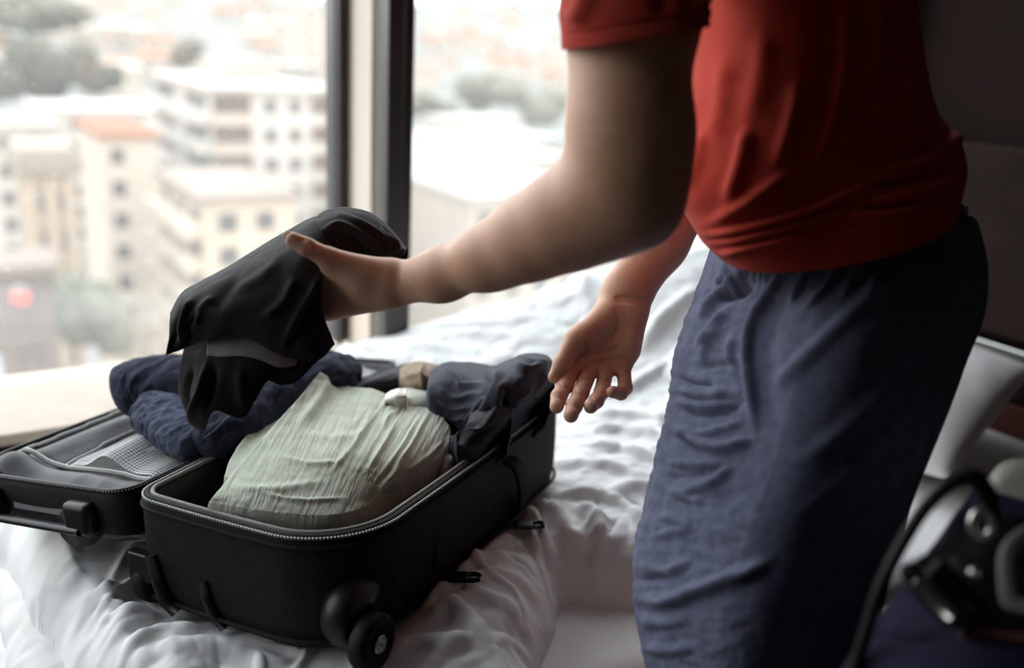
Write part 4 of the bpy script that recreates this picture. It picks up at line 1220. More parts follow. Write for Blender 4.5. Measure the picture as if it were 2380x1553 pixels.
def disp_px(g, lst, wrap=True, noise=None, sign=1):
    n = gnormals(g, wrap)
    cen = g.mean(1, keepdims=True)
    n = n * np.sign(((g - cen) * n).sum(-1).mean())
    x, y, d = pix(g)
    face = np.clip(-(n @ _D) * 3 + 0.6, 0, 1)
    o = ridges(x, y, lst) * face
    if noise is not None: o = o + noise
    return g + n * o[..., None]
M_shirt = mat('rust_red_jersey', (0.40, 0.040, 0.024), 0.9, (0.44, 0.048, 0.028), 12, 0.25, 700, sheen=0.25)
M_trs = mat('navy_crinkled_cotton', (0.085, 0.092, 0.145), 0.9, (0.120, 0.130, 0.195), 60, 0.35, 260, sheen=0.3)

shirt_rings = [ring_px((1690, -420), (1990, -420), 1.16, .06), ring_px((1640, -360), (2040, -350), 1.16, .14), ring_px((1590, -230), (2080, -240), 1.155, .185), ring_px((1575, -100), (2105, -110), 1.14, .185), ring_px((1598, 40), (2122, -5), 1.135, .175), ring_px((1592, 190), (2138, 95), 1.13, .165),
               ring_px((1577, 320), (2155, 185), 1.125, .16), ring_px((1560, 425), (2178, 255), 1.125, .158), ring_px((1590, 490), (2222, 300), 1.125, .160), ring_px((1622, 545), (2238, 355), 1.125, .160), ring_px((1640, 572), (2228, 410), 1.125, .158), ring_px((1668, 598), (2212, 470), 1.125, .152)]
g = tube_rings(shirt_rings, 330, 420, 2.15)
def rp(pts, w, h): return (pts, w, h)
shirt_folds = [
    rp([(1967, -60), (1962, 100), (1950, 200), (1920, 320), (1890, 390)], 16, .009), rp([(2040, -20), (2032, 120), (2025, 200), (2060, 250)], 13, .008), rp([(2085, 20), (2088, 130), (2105, 230), (2130, 300)], 10, .006),
    rp([(2015, 30), (2000, 150), (1990, 260), (1940, 400)], 12, .006), rp([(1744, 290), (1725, 380), (1690, 480)], 18, .008), rp([(1839, 405), (1780, 445), (1725, 482), (1640, 525)], 16, .010),
    rp([(1640, 300), (1625, 380), (1600, 440)], 14, .007), rp([(1860, 180), (1835, 300), (1800, 400)], 18, .006),
    rp([(1630, 548), (1725, 530), (1867, 495), (2000, 440), (2080, 405)], 9, .010), rp([(1650, 568), (1760, 545), (1880, 515), (2000, 470)], 8, .009), rp([(1668, 592), (1740, 575), (1830, 555), (1900, 530)], 8, .008),
    rp([(2000, 470), (2090, 458), (2180, 430), (2225, 395)], 10, .010), rp([(1960, 500), (2060, 500), (2150, 480)], 9, .007), rp([(2030, 410), (2130, 385), (2200, 345), (2225, 310)], 11, .012), rp([(2060, 350), (2150, 330), (2190, 290)], 12, .009),
    rp([(2020, 250), (2050, 265), (2080, 285)], 10, .008), rp([(2110, 200), (2140, 270), (2165, 330)], 9, .006), rp([(1990, 435), (2080, 425), (2160, 400)], 6, -.008), rp([(1985, 485), (2070, 480), (2130, 470)], 6, -.008),
    rp([(1930, 80), (1915, 200), (1880, 330)], 22, -.006), rp([(1780, 60), (1770, 180), (1740, 300)], 26, .005), rp([(1690, 120), (1680, 240), (1655, 340)], 22, .005)]
x_, y_, d_ = pix(g)
g = disp_px(g, shirt_folds, noise=0.0030 * fbm(g * [9, 9, 7], 2) + 0.0012 * crease(np.stack([x_ / 90 + y_ / 160, y_ / 110, 0 * x_], -1), 2))
ts = raw('t_shirt', g, gfaces(330, 420, True), M_shirt, person); solid(ts, 0.0016)
sl_rings = [ring_px((1700, -440), (1900, -400), 1.13, .05), ring_px((1520, -400), (1850, -350), 1.04, .085), ring_px((1400, -270), (1760, -225), 0.985, .090), ring_px((1325, -110), (1690, -90), 0.945, .078), ring_px((1303, 10), (1650, -10), 0.930, .072), ring_px((1305, 70), (1640, 35), 0.926, .070), ring_px((1309, 116), (1648, 62), 0.924, .070)]
g = tube_rings(sl_rings, 120, 220, 2.2)
g = disp_px(g, [rp([(1385, -60), (1350, 20), (1330, 60)], 22, .006), rp([(1640, -100), (1620, 0), (1640, 55)], 12, .009), rp([(1310, 82), (1480, 55), (1640, 30)], 4, -.0025), rp([(1560, -60), (1530, 40)], 24, -.005)], noise=0.003 * fbm(g * 10, 2))
sv = raw('sleeve', g, gfaces(120, 220, True), M_shirt, ts); solid(sv, 0.0016)
sr = [np.array([shR + Ez * .06, FD * -.02, RD * .02]), np.array([shR + RD * .02, -FD * .085, RD * .07]), np.array([P(1755, -20, 1.345), -FD * .072, RD * .065]), np.array([P(1735, 90, 1.35), -FD * .070, RD * .064])]
g = tube_rings(sr, 50, 80); sv = raw('sleeve', g, gfaces(50, 80, True), M_shirt, ts); solid(sv, 0.0016)

TPW, TCO = 2.7, 0.36
_rp = ring_px
def ring_t(l, r, d, b_): return _rp(l, r, d, b_, TPW, TCO)
tr_rings = [ring_t((1760, 440), (2110, 350), 1.13, .110), ring_t((1712, 520), (2165, 410), 1.13, .125), ring_t((1684, 575), (2215, 465), 1.13, .142), ring_t((1670, 615), (2265, 505), 1.13, .156), ring_t((1650, 680), (2288, 580), 1.12, .165), ring_t((1632, 745), (2292, 650), 1.11, .17), ring_t((1605, 820), (2280, 745), 1.10, .168), ring_t((1580, 920), (2240, 850), 1.085, .160), ring_t((1568, 1010), (2196, 960), 1.07, .150), ring_t((1540, 1120), (2146, 1085), 1.06, .140),
            ring_t((1508, 1260), (2100, 1220), 1.05, .130), ring_t((1482, 1380), (2062, 1350), 1.045, .122), ring_t((1488, 1500), (2030, 1480), 1.045, .115), ring_t((1515, 1640), (1985, 1620), 1.05, .11)]
def wring(c, a, b_): return np.array([c, -FD * a, RD * b_])
lw = tr_rings[-1][0]
akLc = np.array([akL[0], akL[1], 0.06])
tr_rings += [wring(lw * .6 + akLc * .4, .095, .09), wring(lw * .3 + akLc * .7, .085, .08), wring(akLc, .075, .07)]
g = tube_rings(tr_rings, 420, 480, TPW, TCO)
tf = [
    rp([(1840, 606), (1790, 690), (1752, 760), (1742, 840), (1752, 930), (1758, 1000)], 9, .011), rp([(1862, 640), (1815, 720), (1790, 800), (1785, 900), (1795, 1000)], 22, -.005),
    rp([(1752, 632), (1687, 682), (1628, 750)], 10, .012), rp([(1760, 660), (1720, 690), (1670, 700)], 9, -.010), rp([(1690, 625), (1700, 650), (1665, 680)], 9, -.008), rp([(1700, 720), (1660, 770), (1625, 810)], 10, .009),
    rp([(1903, 600), (1870, 660), (1832, 712)], 6, .009), rp([(1948, 610), (1930, 661), (1871, 724)], 6, .008), rp([(2000, 590), (1985, 640), (1950, 700)], 7, .006), rp([(2060, 570), (2035, 640), (2000, 700)], 8, .006), rp([(2110, 560), (2090, 630), (2060, 690)], 8, .005),
    rp([(2130, 600), (1990, 720), (1880, 830), (1780, 920)], 17, .007), rp([(2240, 640), (2120, 830), (1980, 980), (1850, 1080)], 20, .007), rp([(2265, 560), (2270, 640), (2235, 760)], 12, .006), rp([(2248, 470), (2256, 560), (2262, 640)], 8, -.012), rp([(2180, 480), (2190, 560), (2180, 640)], 12, .006),
    rp([(2190, 800), (2110, 930), (1990, 1080), (1850, 1200)], 18, .006), rp([(2150, 950), (2080, 1080), (1960, 1220)], 18, .005), rp([(2090, 1180), (2030, 1290), (1900, 1400)], 18, .005),
    rp([(1575, 878), (1620, 893), (1670, 895)], 6, -.007), rp([(1578, 905), (1640, 922), (1722, 915)], 9, .008), rp([(1572, 950), (1640, 968), (1700, 955), (1745, 930)], 8, -.006), rp([(1574, 935), (1640, 945), (1735, 945)], 7, .006), rp([(1566, 985), (1640, 1035), (1700, 1042), (1755, 1020)], 10, .011), rp([(1570, 1000), (1620, 1012), (1680, 1000), (1745, 980)], 7, .006),
    rp([(1560, 1012), (1610, 1035), (1640, 1055)], 6, -.006), rp([(1550, 1078), (1640, 1083), (1700, 1079)], 7, .007), rp([(1590, 1146), (1655, 1130), (1715, 1085)], 9, .009), rp([(1556, 1138), (1610, 1162), (1650, 1167)], 7, .006), rp([(1548, 1110), (1610, 1110), (1660, 1100)], 8, -.005),
    rp([(1530, 1200), (1590, 1215), (1620, 1235)], 7, .005), rp([(1525, 1255), (1570, 1240), (1610, 1235)], 7, .005), rp([(1510, 1320), (1560, 1330), (1620, 1300)], 8, .006), rp([(1488, 1392), (1560, 1398), (1640, 1372), (1730, 1335), (1790, 1300)], 13, .013), rp([(1495, 1350), (1530, 1345), (1560, 1350)], 10, -.007),
    rp([(1490, 1440), (1560, 1445), (1620, 1435)], 12, .006), rp([(1500, 1500), (1560, 1510), (1620, 1500)], 12, .006), rp([(1640, 840), (1650, 800), (1690, 760)], 10, .007), rp([(1625, 860), (1680, 850), (1735, 860)], 9, -.005), rp([(1710, 780), (1700, 830), (1715, 880)], 8, .006), rp([(1880, 1470), (1890, 1510), (1910, 1540)], 8, .006)]
rg = np.random.default_rng(5)
for k in range(46):                                  # waistband gathers
    s = k / 45; x0 = 1690 + s * 560 + rg.uniform(-4, 4); y0 = 600 - s * 160 + 4
    tf.append(rp([(x0, y0), (x0 - 6 - 10 * (1 - s), y0 + 40), (x0 - 14 - 16 * (1 - s), y0 + rg.uniform(60, 120))], 4.5, rg.uniform(.003, .006)))
x_, y_, d_ = pix(g)
crk = np.clip((1800 - x_) / 120, 0, 1) * np.clip((y_ - 640) / 60, 0, 1)
g = disp_px(g, tf, noise=0.003 * fbm(g * 8, 2) + crk * (0.0055 * crease(np.stack([x_ / 75, y_ / 38, 0 * x_], -1), 2) + 0.0028 * crease(np.stack([x_ / 24, y_ / 24, 0 * x_ + 7], -1), 2)))
trs = raw('trousers', g, gfaces(420, 480, True), M_trs, person); solid(trs, 0.0016)
lr = [wring(hipR + Ez * .10, .12, .10), wring(hipR - Ez * .02, .12, .105), wring(hipR * .5 + knR * .5, .105, .10), wring(knR, .09, .09), wring((knR + akR) / 2, .085, .085), wring(np.array([akR[0], akR[1], .06]), .075, .07)]
g = tube_rings(lr, 150, 120); g = disp_px(g, [], noise=0.006 * fbm(g * 9, 3))
fl2 = raw('trouser_leg', g, gfaces(150, 120, True), M_trs, trs); solid(fl2, 0.0016)
M_shoe = mat('dark_shoe', (0.03, 0.025, 0.025), 0.6)
for ak in (akL, akR):
    ss = sphere(24, 36); sc = ss.copy(); sc[..., 2] = np.sign(sc[..., 2]) * np.abs(sc[..., 2]) ** 0.7
    c_ = np.array([ak[0], ak[1], 0.045]) + FD * .06
    raw('shoe', c_ + sc[..., :1] * FD * .145 + sc[..., 1:2] * RD * .05 + sc[..., 2:] * Ez * (.045 - .0 * sc[..., :1]), gfaces(24, 36, True), M_shoe, person)
# ------------------------------------------------------------------ cloth patches
def Pd(c): return P(c[0], c[1], c[2])
def Pz(c): return PZ(c[0], c[1], c[2])
def patch_pts(ctrl, nu, nv, f=Pz):
    w = np.array([[f(c) for c in row] for row in ctrl])
    w = cr(w, nu)
    return np.swapaxes(cr(np.swapaxes(w, 0, 1), nv), 0, 1)
def up_normals(g, ref):
    n = gnormals(g); s = np.sign((n @ np.asarray(ref)).mean()); return n * (s if s else 1)
def pad_skirt(g, vec, inset=0.12, steps=((0.25, -0.02), (0.6, 0.02), (1.0, 0.10))):
    cen = g.reshape(-1, 3).mean(0)
    vec = np.asarray(vec, float)
    for k, s in steps:
        e = np.pad(g if k == steps[0][0] else g, ((1, 1), (1, 1), (0, 0)), mode='edge')
        b_ = np.zeros(e.shape[:2], bool); b_[0] = b_[-1] = True; b_[:, 0] = b_[:, -1] = True
        base = np.pad(G0, ((PADN[0], PADN[0]), (PADN[0], PADN[0]), (0, 0)), mode='edge') if False else e
        e[b_] = base[b_] + (cen - base[b_]) * s + vec * (k - pad_skirt.last)
        pad_skirt.last = k
        g = e
    pad_skirt.last = 0
    return g
pad_skirt.last = 0
def cloth(name, ctrl, nu, nv, m, par=None, f=Pz, folds=(), noise=None, ref=(0, 0, 1), skirt=None, thick=0.0014, reverse=False):
    g = patch_pts(ctrl, nu, nv, f)
    n = up_normals(g, ref)
    x, y, d = pix(g)
    o = ridges(x, y, folds) if folds else np.zeros_like(x)
    if noise is not None: o = o + noise(x, y, g)
    g = g + n * o[..., None]
    if skirt is not None: g = pad_skirt(g, skirt)
    ob = raw(name, g, gfaces(g.shape[0], g.shape[1]), m, par)
    if thick: solid(ob, thick, 0)
    return ob
def rot_noise(ax, sx_, sy_, amp, o=2, seed=0):
    c_, s_ = math.cos(ax), math.sin(ax)
    return lambda x, y, g: amp * crease(np.stack([(x * c_ + y * s_) / sx_, (-x * s_ + y * c_) / sy_, 0 * x + seed], -1), o)

# ---- black t-shirt held in the near hand
M_black = mat('black_jersey', (0.010, 0.0085, 0.009), 0.8, (0.014, 0.011, 0.012), 30, 0.2, 700, sheen=0.35)
M_greyin = mat('grey_jersey_inside', (0.23, 0.20, 0.22), 0.9, (0.28, 0.25, 0.27), 60, 0.3, 500)
tee = empty('black_t_shirt'); tag(tee, 'black t-shirt draped over the near hand above the suitcase lid', 't-shirt')
front = [ # rows from the back hem over the crest to the front hem
    [(425, 800, 1.27), (470, 760, 1.27), (530, 720, 1.27), (600, 690, 1.27), (680, 660, 1.27), (740, 640, 1.26), (800, 640, 1.27)],
    [(402, 748, 1.235), (430, 690, 1.24), (508, 645, 1.245), (585, 602, 1.245), (664, 555, 1.245), (735, 518, 1.24), (800, 520, 1.245)],
    [(398, 728, 1.205), (428, 682, 1.205), (505, 636, 1.21), (582, 591, 1.21), (661, 546, 1.205), (732, 512, 1.20), (795, 515, 1.225)],
    [(396, 745, 1.180), (430, 705, 1.165), (503, 662, 1.16), (578, 625, 1.155), (652, 592, 1.145), (715, 570, 1.140), (775, 560, 1.175)],
    [(394, 780, 1.175), (436, 745, 1.155), (500, 712, 1.14), (570, 690, 1.132), (642, 672, 1.125), (705, 650, 1.122), (752, 640, 1.128)],
    [(388, 810, 1.180), (438, 780, 1.165), (495, 757, 1.145), (562, 745, 1.135), (640, 750, 1.130), (705, 735, 1.127), (748, 715, 1.130)],
    [(385, 826, 1.190), (440, 806, 1.178), (488, 788, 1.155), (560, 778, 1.145), (655, 828, 1.145), (735, 838, 1.150), (778, 800, 1.160)],
]
tfolds = [([(452, 690), (428, 740), (420, 800)], 7, .007), ([(428, 705), (410, 760), (400, 815)], 5, -.006), ([(470, 715), (440, 760), (440, 800)], 5, -.004), ([(500, 690), (470, 715), (452, 760)], 8, .005), ([(742, 640), (720, 690), (690, 740), (660, 800)], 8, .006), ([(725, 690), (700, 750), (670, 810)], 8, -.005),
          ([(660, 600), (600, 650), (540, 680)], 14, .004), ([(690, 640), (660, 700), (610, 740)], 12, .005), ([(560, 640), (520, 690), (500, 730)], 14, -.003), ([(760, 520), (790, 505), (840, 510)], 8, .004)]
cloth('body_panel', front, 130, 170, M_black, tee, Pd, tfolds, lambda x, y, g: 0.002 * fbm(g * 30, 2), -fwd)
tail = [
    [(690, 640, 1.27), (760, 620, 1.27), (840, 640, 1.265), (900, 660, 1.26), (935, 640, 1.25)],
    [(700, 545, 1.235), (770, 500, 1.24), (850, 508, 1.245), (905, 545, 1.24), (945, 590, 1.23)],
    [(700, 535, 1.205), (770, 494, 1.205), (848, 500, 1.215), (900, 535, 1.215), (942, 580, 1.215)],
    [(690, 565, 1.18), (765, 530, 1.172), (840, 540, 1.18), (890, 570, 1.19), (935, 598, 1.195)],
    [(700, 610, 1.18), (770, 590, 1.175), (835, 590, 1.185), (885, 605, 1.195), (915, 615, 1.20)],
]
cloth('shoulder_panel', tail, 80, 130, M_black, tee, Pd, [([(790, 500), (850, 530), (905, 570), (935, 590)], 7, .007), ([(740, 545), (790, 525), (850, 555), (880, 585)], 7, .006), ([(800, 545), (830, 560), (850, 590)], 5, -.005), ([(880, 530), (900, 560), (925, 580)], 4, .005), ([(905, 590), (925, 592), (938, 585)], 4, .006)], lambda x, y, g: 0.003 * crease(g * 28, 2), -fwd)
lower = [
    [(432, 790, 1.20), (480, 790, 1.19), (535, 800, 1.18), (595, 810, 1.18), (650, 830, 1.18), (700, 835, 1.18), (745, 830, 1.18)],
    [(424, 832, 1.19), (482, 828, 1.172), (545, 824, 1.165), (602, 832, 1.165), (650, 852, 1.17), (700, 848, 1.175), (742, 836, 1.18)],
    [(416, 880, 1.19), (470, 870, 1.165), (530, 872, 1.158), (595, 876, 1.162), (640, 874, 1.17), (690, 868, 1.175), (735, 842, 1.18)],
    [(420, 930, 1.20), (455, 930, 1.165), (510, 918, 1.160), (585, 925, 1.165), (625, 884, 1.17), (680, 890, 1.175), (730, 846, 1.18)],
    [(455, 1000, 1.20), (476, 1000, 1.175), (500, 955, 1.165), (568, 970, 1.17), (613, 888, 1.17), (662, 895, 1.175), (727, 848, 1.18)],
]
cloth('sleeve_panel', lower, 90, 130, M_black, tee, Pd, [([(485, 835), (470, 900), (448, 960), (470, 1000)], 7, .008), ([(450, 850), (435, 910), (440, 960)], 6, -.006), ([(500, 850), (495, 900), (480, 960)], 8, -.005), ([(560, 850), (560, 900), (570, 950)], 12, .004)], lambda x, y, g: 0.002 * fbm(g * 26, 2), -fwd)
lining = [
    [(480, 770, 1.175), (540, 765, 1.168), (600, 775, 1.165), (655, 815, 1.168), (690, 840, 1.175)],
    [(482, 800, 1.172), (545, 796, 1.165), (600, 806, 1.163), (652, 835, 1.167), (688, 846, 1.173)],
    [(480, 836, 1.170), (550, 828, 1.163), (602, 836, 1.163), (648, 854, 1.167), (686, 850, 1.173)]]
cloth('hem_inside', lining, 30, 60, M_greyin, tee, Pd, (), rot_noise(0.5, 20, 60, .0012), -fwd)

# ---- jeans rolled over the hinge
M_den = mat('indigo_denim', (0.012, 0.015, 0.030), 0.9, (0.018, 0.022, 0.042), 35, 0.5, 600, weave=0.3, wscale=1500, sheen=0.2)
M_den2 = mat('faded_indigo_denim', (0.036, 0.044, 0.074), 0.9, (0.064, 0.074, 0.112), 25, 0.5, 600, weave=0.3, wscale=1500, sheen=0.2)
jeans = empty('jeans'); tag(jeans, 'dark indigo jeans rolled up across the suitcase hinge under the black t-shirt', 'jeans')
def roll(name, path, ra, rb, m, par, upv=(0, 0, 1), amp=.006, nseg=70, n=110, seed=0, f=Pz, pinch=1.0):
    p = cr(np.array([f(c) for c in path]), n); t_ = np.gradient(p, axis=0); t_ /= np.linalg.norm(t_, axis=1, keepdims=True)
    s_ = np.linspace(0, 1, n); en = np.clip(np.minimum(s_, 1 - s_) / 0.10, 0, 1); en = np.sqrt(np.clip(1 - (1 - en) ** 2, 0.0, 1)) * pinch + (1 - pinch)
    a_ = np.cross(t_, np.asarray(upv, float)); a_ /= np.linalg.norm(a_, axis=1, keepdims=True); b_ = np.cross(a_, t_)
    ph = np.arange(nseg) * 2 * np.pi / nseg
    ra = np.interp(s_, np.linspace(0, 1, len(np.atleast_1d(ra))), np.atleast_1d(ra)) * en; rb = np.interp(s_, np.linspace(0, 1, len(np.atleast_1d(rb))), np.atleast_1d(rb)) * en
    g = p[:, None] + (ra[:, None] * np.cos(ph))[..., None] * a_[:, None] + (rb[:, None] * np.sin(ph))[..., None] * b_[:, None]
    nn = g - p[:, None]; nn /= np.maximum(np.linalg.norm(nn, axis=-1, keepdims=True), 1e-6)
    w = np.stack([s_[:, None] * 11 + 1.2 * np.cos(ph)[None], np.cos(ph)[None] * 1.6 + 0 * s_[:, None], np.sin(ph)[None] * 1.6 + seed + 0 * s_[:, None]], -1)
    g = g + nn * (amp * crease(w, 3) * en[:, None])[..., None]
    v = np.concatenate([g.reshape(-1, 3), p[:1], p[-1:]])
    fq = [tuple(q_) for q_ in gfaces(n, nseg, True)]
    k = n * nseg
    fq += [(j, k, (j + 1) % nseg) for j in range(nseg)] + [((n - 1) * nseg + j, (n - 1) * nseg + (j + 1) % nseg, k + 1) for j in range(nseg)]
    return raw(name, v, fq, m, par)
roll('rolled_leg', [(262, 925, .665), (330, 900, .680), (420, 892, .690), (560, 890, .700), (700, 875, .705), (815, 858, .70)], (.050, .062, .060, .055, .05), (.036, .042, .04, .036, .032), M_den, jeans, seed=1, amp=.013)
roll('rolled_leg', [(335, 955, .665), (390, 975, .668), (440, 1005, .668), (495, 1040, .665)], (.030, .042, .046, .040), (.030, .034, .034, .028), M_den2, jeans, seed=4, amp=.011)
roll('waistband', [(455, 1040, .672), (540, 990, .690), (640, 930, .70), (760, 880, .71), (812, 860, .70)], (.030, .038, .040, .038, .028), (.026, .030, .034, .032, .026), M_den, jeans, seed=7, amp=.011)
# stitched leg seam
sp_ = cr(np.array([Pz(c) for c in ((475, 1020, .702), (500, 1000, .708), (540, 965, .722), (600, 935, .728))]), 30)
b = MB(); b.tube(sp_, 0.0016, 6); b.build('leg_seam', M_den2, jeans, smooth=True)

# ---- sage linen trousers folded on top of the main compartment
M_sage = mat('sage_linen', (0.43, 0.455, 0.375), 0.92, (0.50, 0.525, 0.44), 40, 0.5, 380, weave=0.45, wscale=1500, sheen=0.15)
sg = empty('folded_linen_trousers'); tag(sg, 'pale sage linen trousers folded flat in the main compartment of the suitcase', 'trousers')
top = [
    [(742, 866, 0.738), (800, 898, 0.706), (868, 908, 0.706), (940, 938, 0.702), (1012, 960, 0.700), (1046, 998, 0.690)],
    [(695, 925, 0.724), (768, 945, 0.707), (850, 962, 0.708), (930, 990, 0.704), (990, 1012, 0.700), (1040, 1030, 0.684)],
    [(628, 1000, 0.706), (705, 1030, 0.702), (790, 1045, 0.704), (872, 1060, 0.700), (945, 1068, 0.692), (1008, 1072, 0.674)],
    [(560, 1080, 0.690), (645, 1108, 0.689), (740, 1125, 0.686), (822, 1125, 0.682), (892, 1118, 0.677), (965, 1105, 0.666)],
    [(505, 1145, 0.683), (580, 1155, 0.681), (672, 1165, 0.678), (762, 1168, 0.674), (838, 1160, 0.668), (908, 1138, 0.660)],
    [(486, 1168, 0.676), (562, 1182, 0.673), (662, 1194, 0.669), (762, 1199, 0.665), (834, 1184, 0.660), (896, 1152, 0.655)],
]
sfolds = [([(999, 957), (960, 1030), (925, 1075), (880, 1140)], 5, .0045), ([(975, 970), (930, 1045), (870, 1120)], 5, .004), ([(920, 985), (890, 1040), (850, 1100)], 5, .0035), ([(870, 960), (820, 1040), (770, 1100)], 6, .003), ([(1035, 1020), (990, 1060), (930, 1100)], 5, .004), ([(860, 1175), (890, 1120), (930, 1080)], 6, .005),
          ([(760, 880), (740, 930), (690, 1000)], 14, .006), ([(540, 1135), (640, 1140), (760, 1120)], 10, .004), ([(600, 1150), (700, 1165), (800, 1160)], 5, .003), ([(700, 1010), (780, 1020), (860, 1010)], 8, .003), ([(640, 1060), (720, 1080), (800, 1075)], 6, .003), ([(930, 955), (900, 975), (890, 1000)], 5, .003)]
def sage_noise(x, y, g):
    w = np.clip((x - 700) / 200, 0.35, 1)
    return w * rot_noise(math.radians(122), 170, 19, .0058, 2)(x, y, g) + rot_noise(math.radians(15), 60, 30, .0022, 2, 5)(x, y, g) + rot_noise(math.radians(112), 70, 7, .0016, 1, 9)(x, y, g)
cloth('top_layer', top, 200, 220, M_sage, sg, Pz, sfolds, sage_noise, (0, 0, 1), skirt=(0, 0, -.05), thick=0)
und = [[(645, 968, .690), (760, 960, .69), (900, 960, .69)], [(588, 1000, .688), (700, 1020, .690), (850, 1020, .69)], [(540, 1062, .676), (650, 1080, .68), (800, 1080, .68)], [(522, 1110, .664), (620, 1130, .67), (760, 1140, .66)]]
cloth('under_layer', und, 70, 60, M_sage, sg, Pz, [([(600, 985), (575, 1020), (545, 1060)], 5, .004)], sage_noise, (0, 0, 1), skirt=(0, 0, -.05), thick=0)
bk2 = [[(905, 912, .690), (950, 900, .700), (992, 905, .700)], [(905, 928, .696), (952, 916, .712), (1003, 918, .708)], [(915, 950, .690), (958, 942, .706), (1008, 944, .700)], [(930, 970, .68), (965, 968, .69), (1010, 968, .685)]]
cloth('folded_leg', bk2, 40, 40, M_sage, sg, Pz, (), rot_noise(0.4, 40, 18, .002), (0, 0, 1), skirt=(0, 0, -.06), thick=0)

# ---- navy and black garments at the far end, tan and white ones between
M_navy = mat('navy_jersey', (0.026, 0.028, 0.040), 0.85, (0.036, 0.039, 0.053), 30, 0.25, 600, sheen=0.4)
M_char = mat('charcoal_jersey', (0.020, 0.021, 0.025), 0.85, (0.028, 0.029, 0.034), 30, 0.25, 600, sheen=0.35)
M_tan = mat('tan_cotton', (0.22, 0.17, 0.115), 0.92, (0.27, 0.21, 0.15), 30, 0.4, 400)
M_wht = mat('cream_cotton', (0.66, 0.62, 0.57), 0.9, (0.72, 0.68, 0.63), 20, 0.3, 300)
nav = [
    [(1000, 868, .72), (1030, 845, .74), (1085, 842, .74), (1150, 850, .735), (1180, 838, .76), (1225, 822, .78), (1270, 828, .78), (1290, 850, .75)],
    [(995, 890, .735), (1035, 875, .75), (1085, 872, .75), (1140, 872, .755), (1172, 858, .785), (1222, 845, .80), (1268, 850, .79), (1288, 872, .75)],
    [(998, 915, .73), (1040, 905, .74), (1085, 905, .745), (1130, 898, .76), (1165, 885, .785), (1215, 880, .795), (1262, 880, .775), (1286, 895, .735)],
    [(1008, 950, .71), (1045, 945, .715), (1085, 945, .725), (1120, 938, .745), (1155, 930, .765), (1205, 922, .765), (1245, 915, .745), (1272, 915, .71)],
    [(1025, 985, .69), (1055, 985, .69), (1090, 985, .70), (1120, 978, .715), (1150, 968, .73), (1195, 958, .725), (1230, 940, .715), (1255, 930, .70)],
    [(1040, 1015, .67), (1068, 1015, .672), (1100, 1015, .68), (1130, 1005, .685), (1160, 995, .69), (1195, 978, .69), (1225, 958, .685), (1248, 942, .68)]]
nf = [([(1165, 850), (1160, 900), (1125, 960), (1090, 1000)], 8, .012), ([(1030, 850), (1060, 885), (1075, 900), (1130, 892)], 6, .008), ([(1010, 900), (1060, 925), (1120, 915)], 7, .007), ([(1015, 930), (1060, 950), (1100, 945)], 6, .006), ([(1185, 880), (1160, 930), (1150, 960)], 7, .010), ([(1195, 850), (1225, 862), (1265, 845)], 6, .009), ([(1210, 830), (1235, 845), (1275, 840)], 5, .006), ([(1240, 890), (1205, 920), (1185, 950)], 8, .008), ([(1140, 905), (1110, 950), (1080, 985)], 5, .007), ([(1130, 860), (1140, 900), (1120, 930)], 7, -.010), ([(1178, 900), (1172, 940), (1160, 975)], 6, -.009), ([(1030, 960), (1060, 975), (1090, 968)], 6, .006), ([(1268, 860), (1255, 890), (1230, 920)], 6, .006)]
nv_ = cloth('navy_shirt', nav, 130, 160, M_navy, None, Pz, nf, rot_noise(0.6, 50, 26, .003, 2, 3), (0, 0, 1), skirt=(0, 0, -.07), thick=0)
tag(nv_, 'navy shirt crumpled at the far end of the suitcase beside the open hand', 'shirt')
chs = [[(1095, 962, .735), (1130, 945, .745), (1165, 936, .75), (1185, 945, .735)], [(1085, 985, .73), (1125, 970, .745), (1165, 960, .75), (1188, 968, .735)], [(1070, 1005, .715), (1115, 998, .73), (1155, 992, .73), (1185, 990, .705)], [(1048, 1015, .70), (1090, 1020, .715), (1130, 1020, .71), (1160, 1010, .69)], [(1045, 1035, .685), (1080, 1045, .69), (1110, 1045, .685), (1140, 1030, .675)]]
o = cloth('charcoal_top', chs, 80, 80, M_char, None, Pz, [([(1170, 940), (1130, 985), (1100, 1010)], 7, .009), ([(1055, 1010), (1090, 1005), (1110, 1000)], 5, .006), ([(1150, 990), (1120, 1010), (1090, 1030)], 5, -.006), ([(1060, 1030), (1100, 1028), (1130, 1025)], 5, .005)], rot_noise(0.7, 50, 20, .003, 2, 11), (0, 0, 1), skirt=(0, 0, -.05), thick=0)
tag(o, 'charcoal top bunched in front of the navy shirt against the near rim', 'top')
tn = [[(928, 858, .690), (962, 842, .705), (1000, 845, .705), (1022, 856, .69)], [(926, 875, .700), (962, 862, .722), (1000, 864, .722), (1020, 876, .705)], [(930, 898, .695), (965, 890, .715), (1000, 890, .715), (1018, 900, .70)], [(938, 918, .68), (970, 918, .69), (1000, 918, .69), (1015, 918, .68)]]
o = cloth('tan_shirt', tn, 60, 60, M_tan, None, Pz, [([(985, 845), (978, 875), (985, 905)], 5, .005), ([(940, 880), (970, 875), (1000, 885)], 5, .006)], rot_noise(1.0, 30, 16, .003, 2, 2), (0, 0, 1), skirt=(0, 0, -.07), thick=0)
tag(o, 'tan shirt folded at the back of the suitcase left of the navy shirt', 'shirt')
ws = [[(898, 915, .715), (920, 905, .725), (945, 905, .725)], [(895, 930, .715), (920, 922, .725), (945, 920, .725)], [(900, 945, .70), (925, 940, .71), (948, 938, .71)]]
o = cloth('white_sock', ws, 30, 30, M_wht, None, Pz, (), rot_noise(1.0, 30, 16, .003, 2, 2), (0, 0, 1), skirt=(0, 0, -.05), thick=0)
tag(o, 'small white sock showing between the sage trousers and the tan shirt', 'sock')
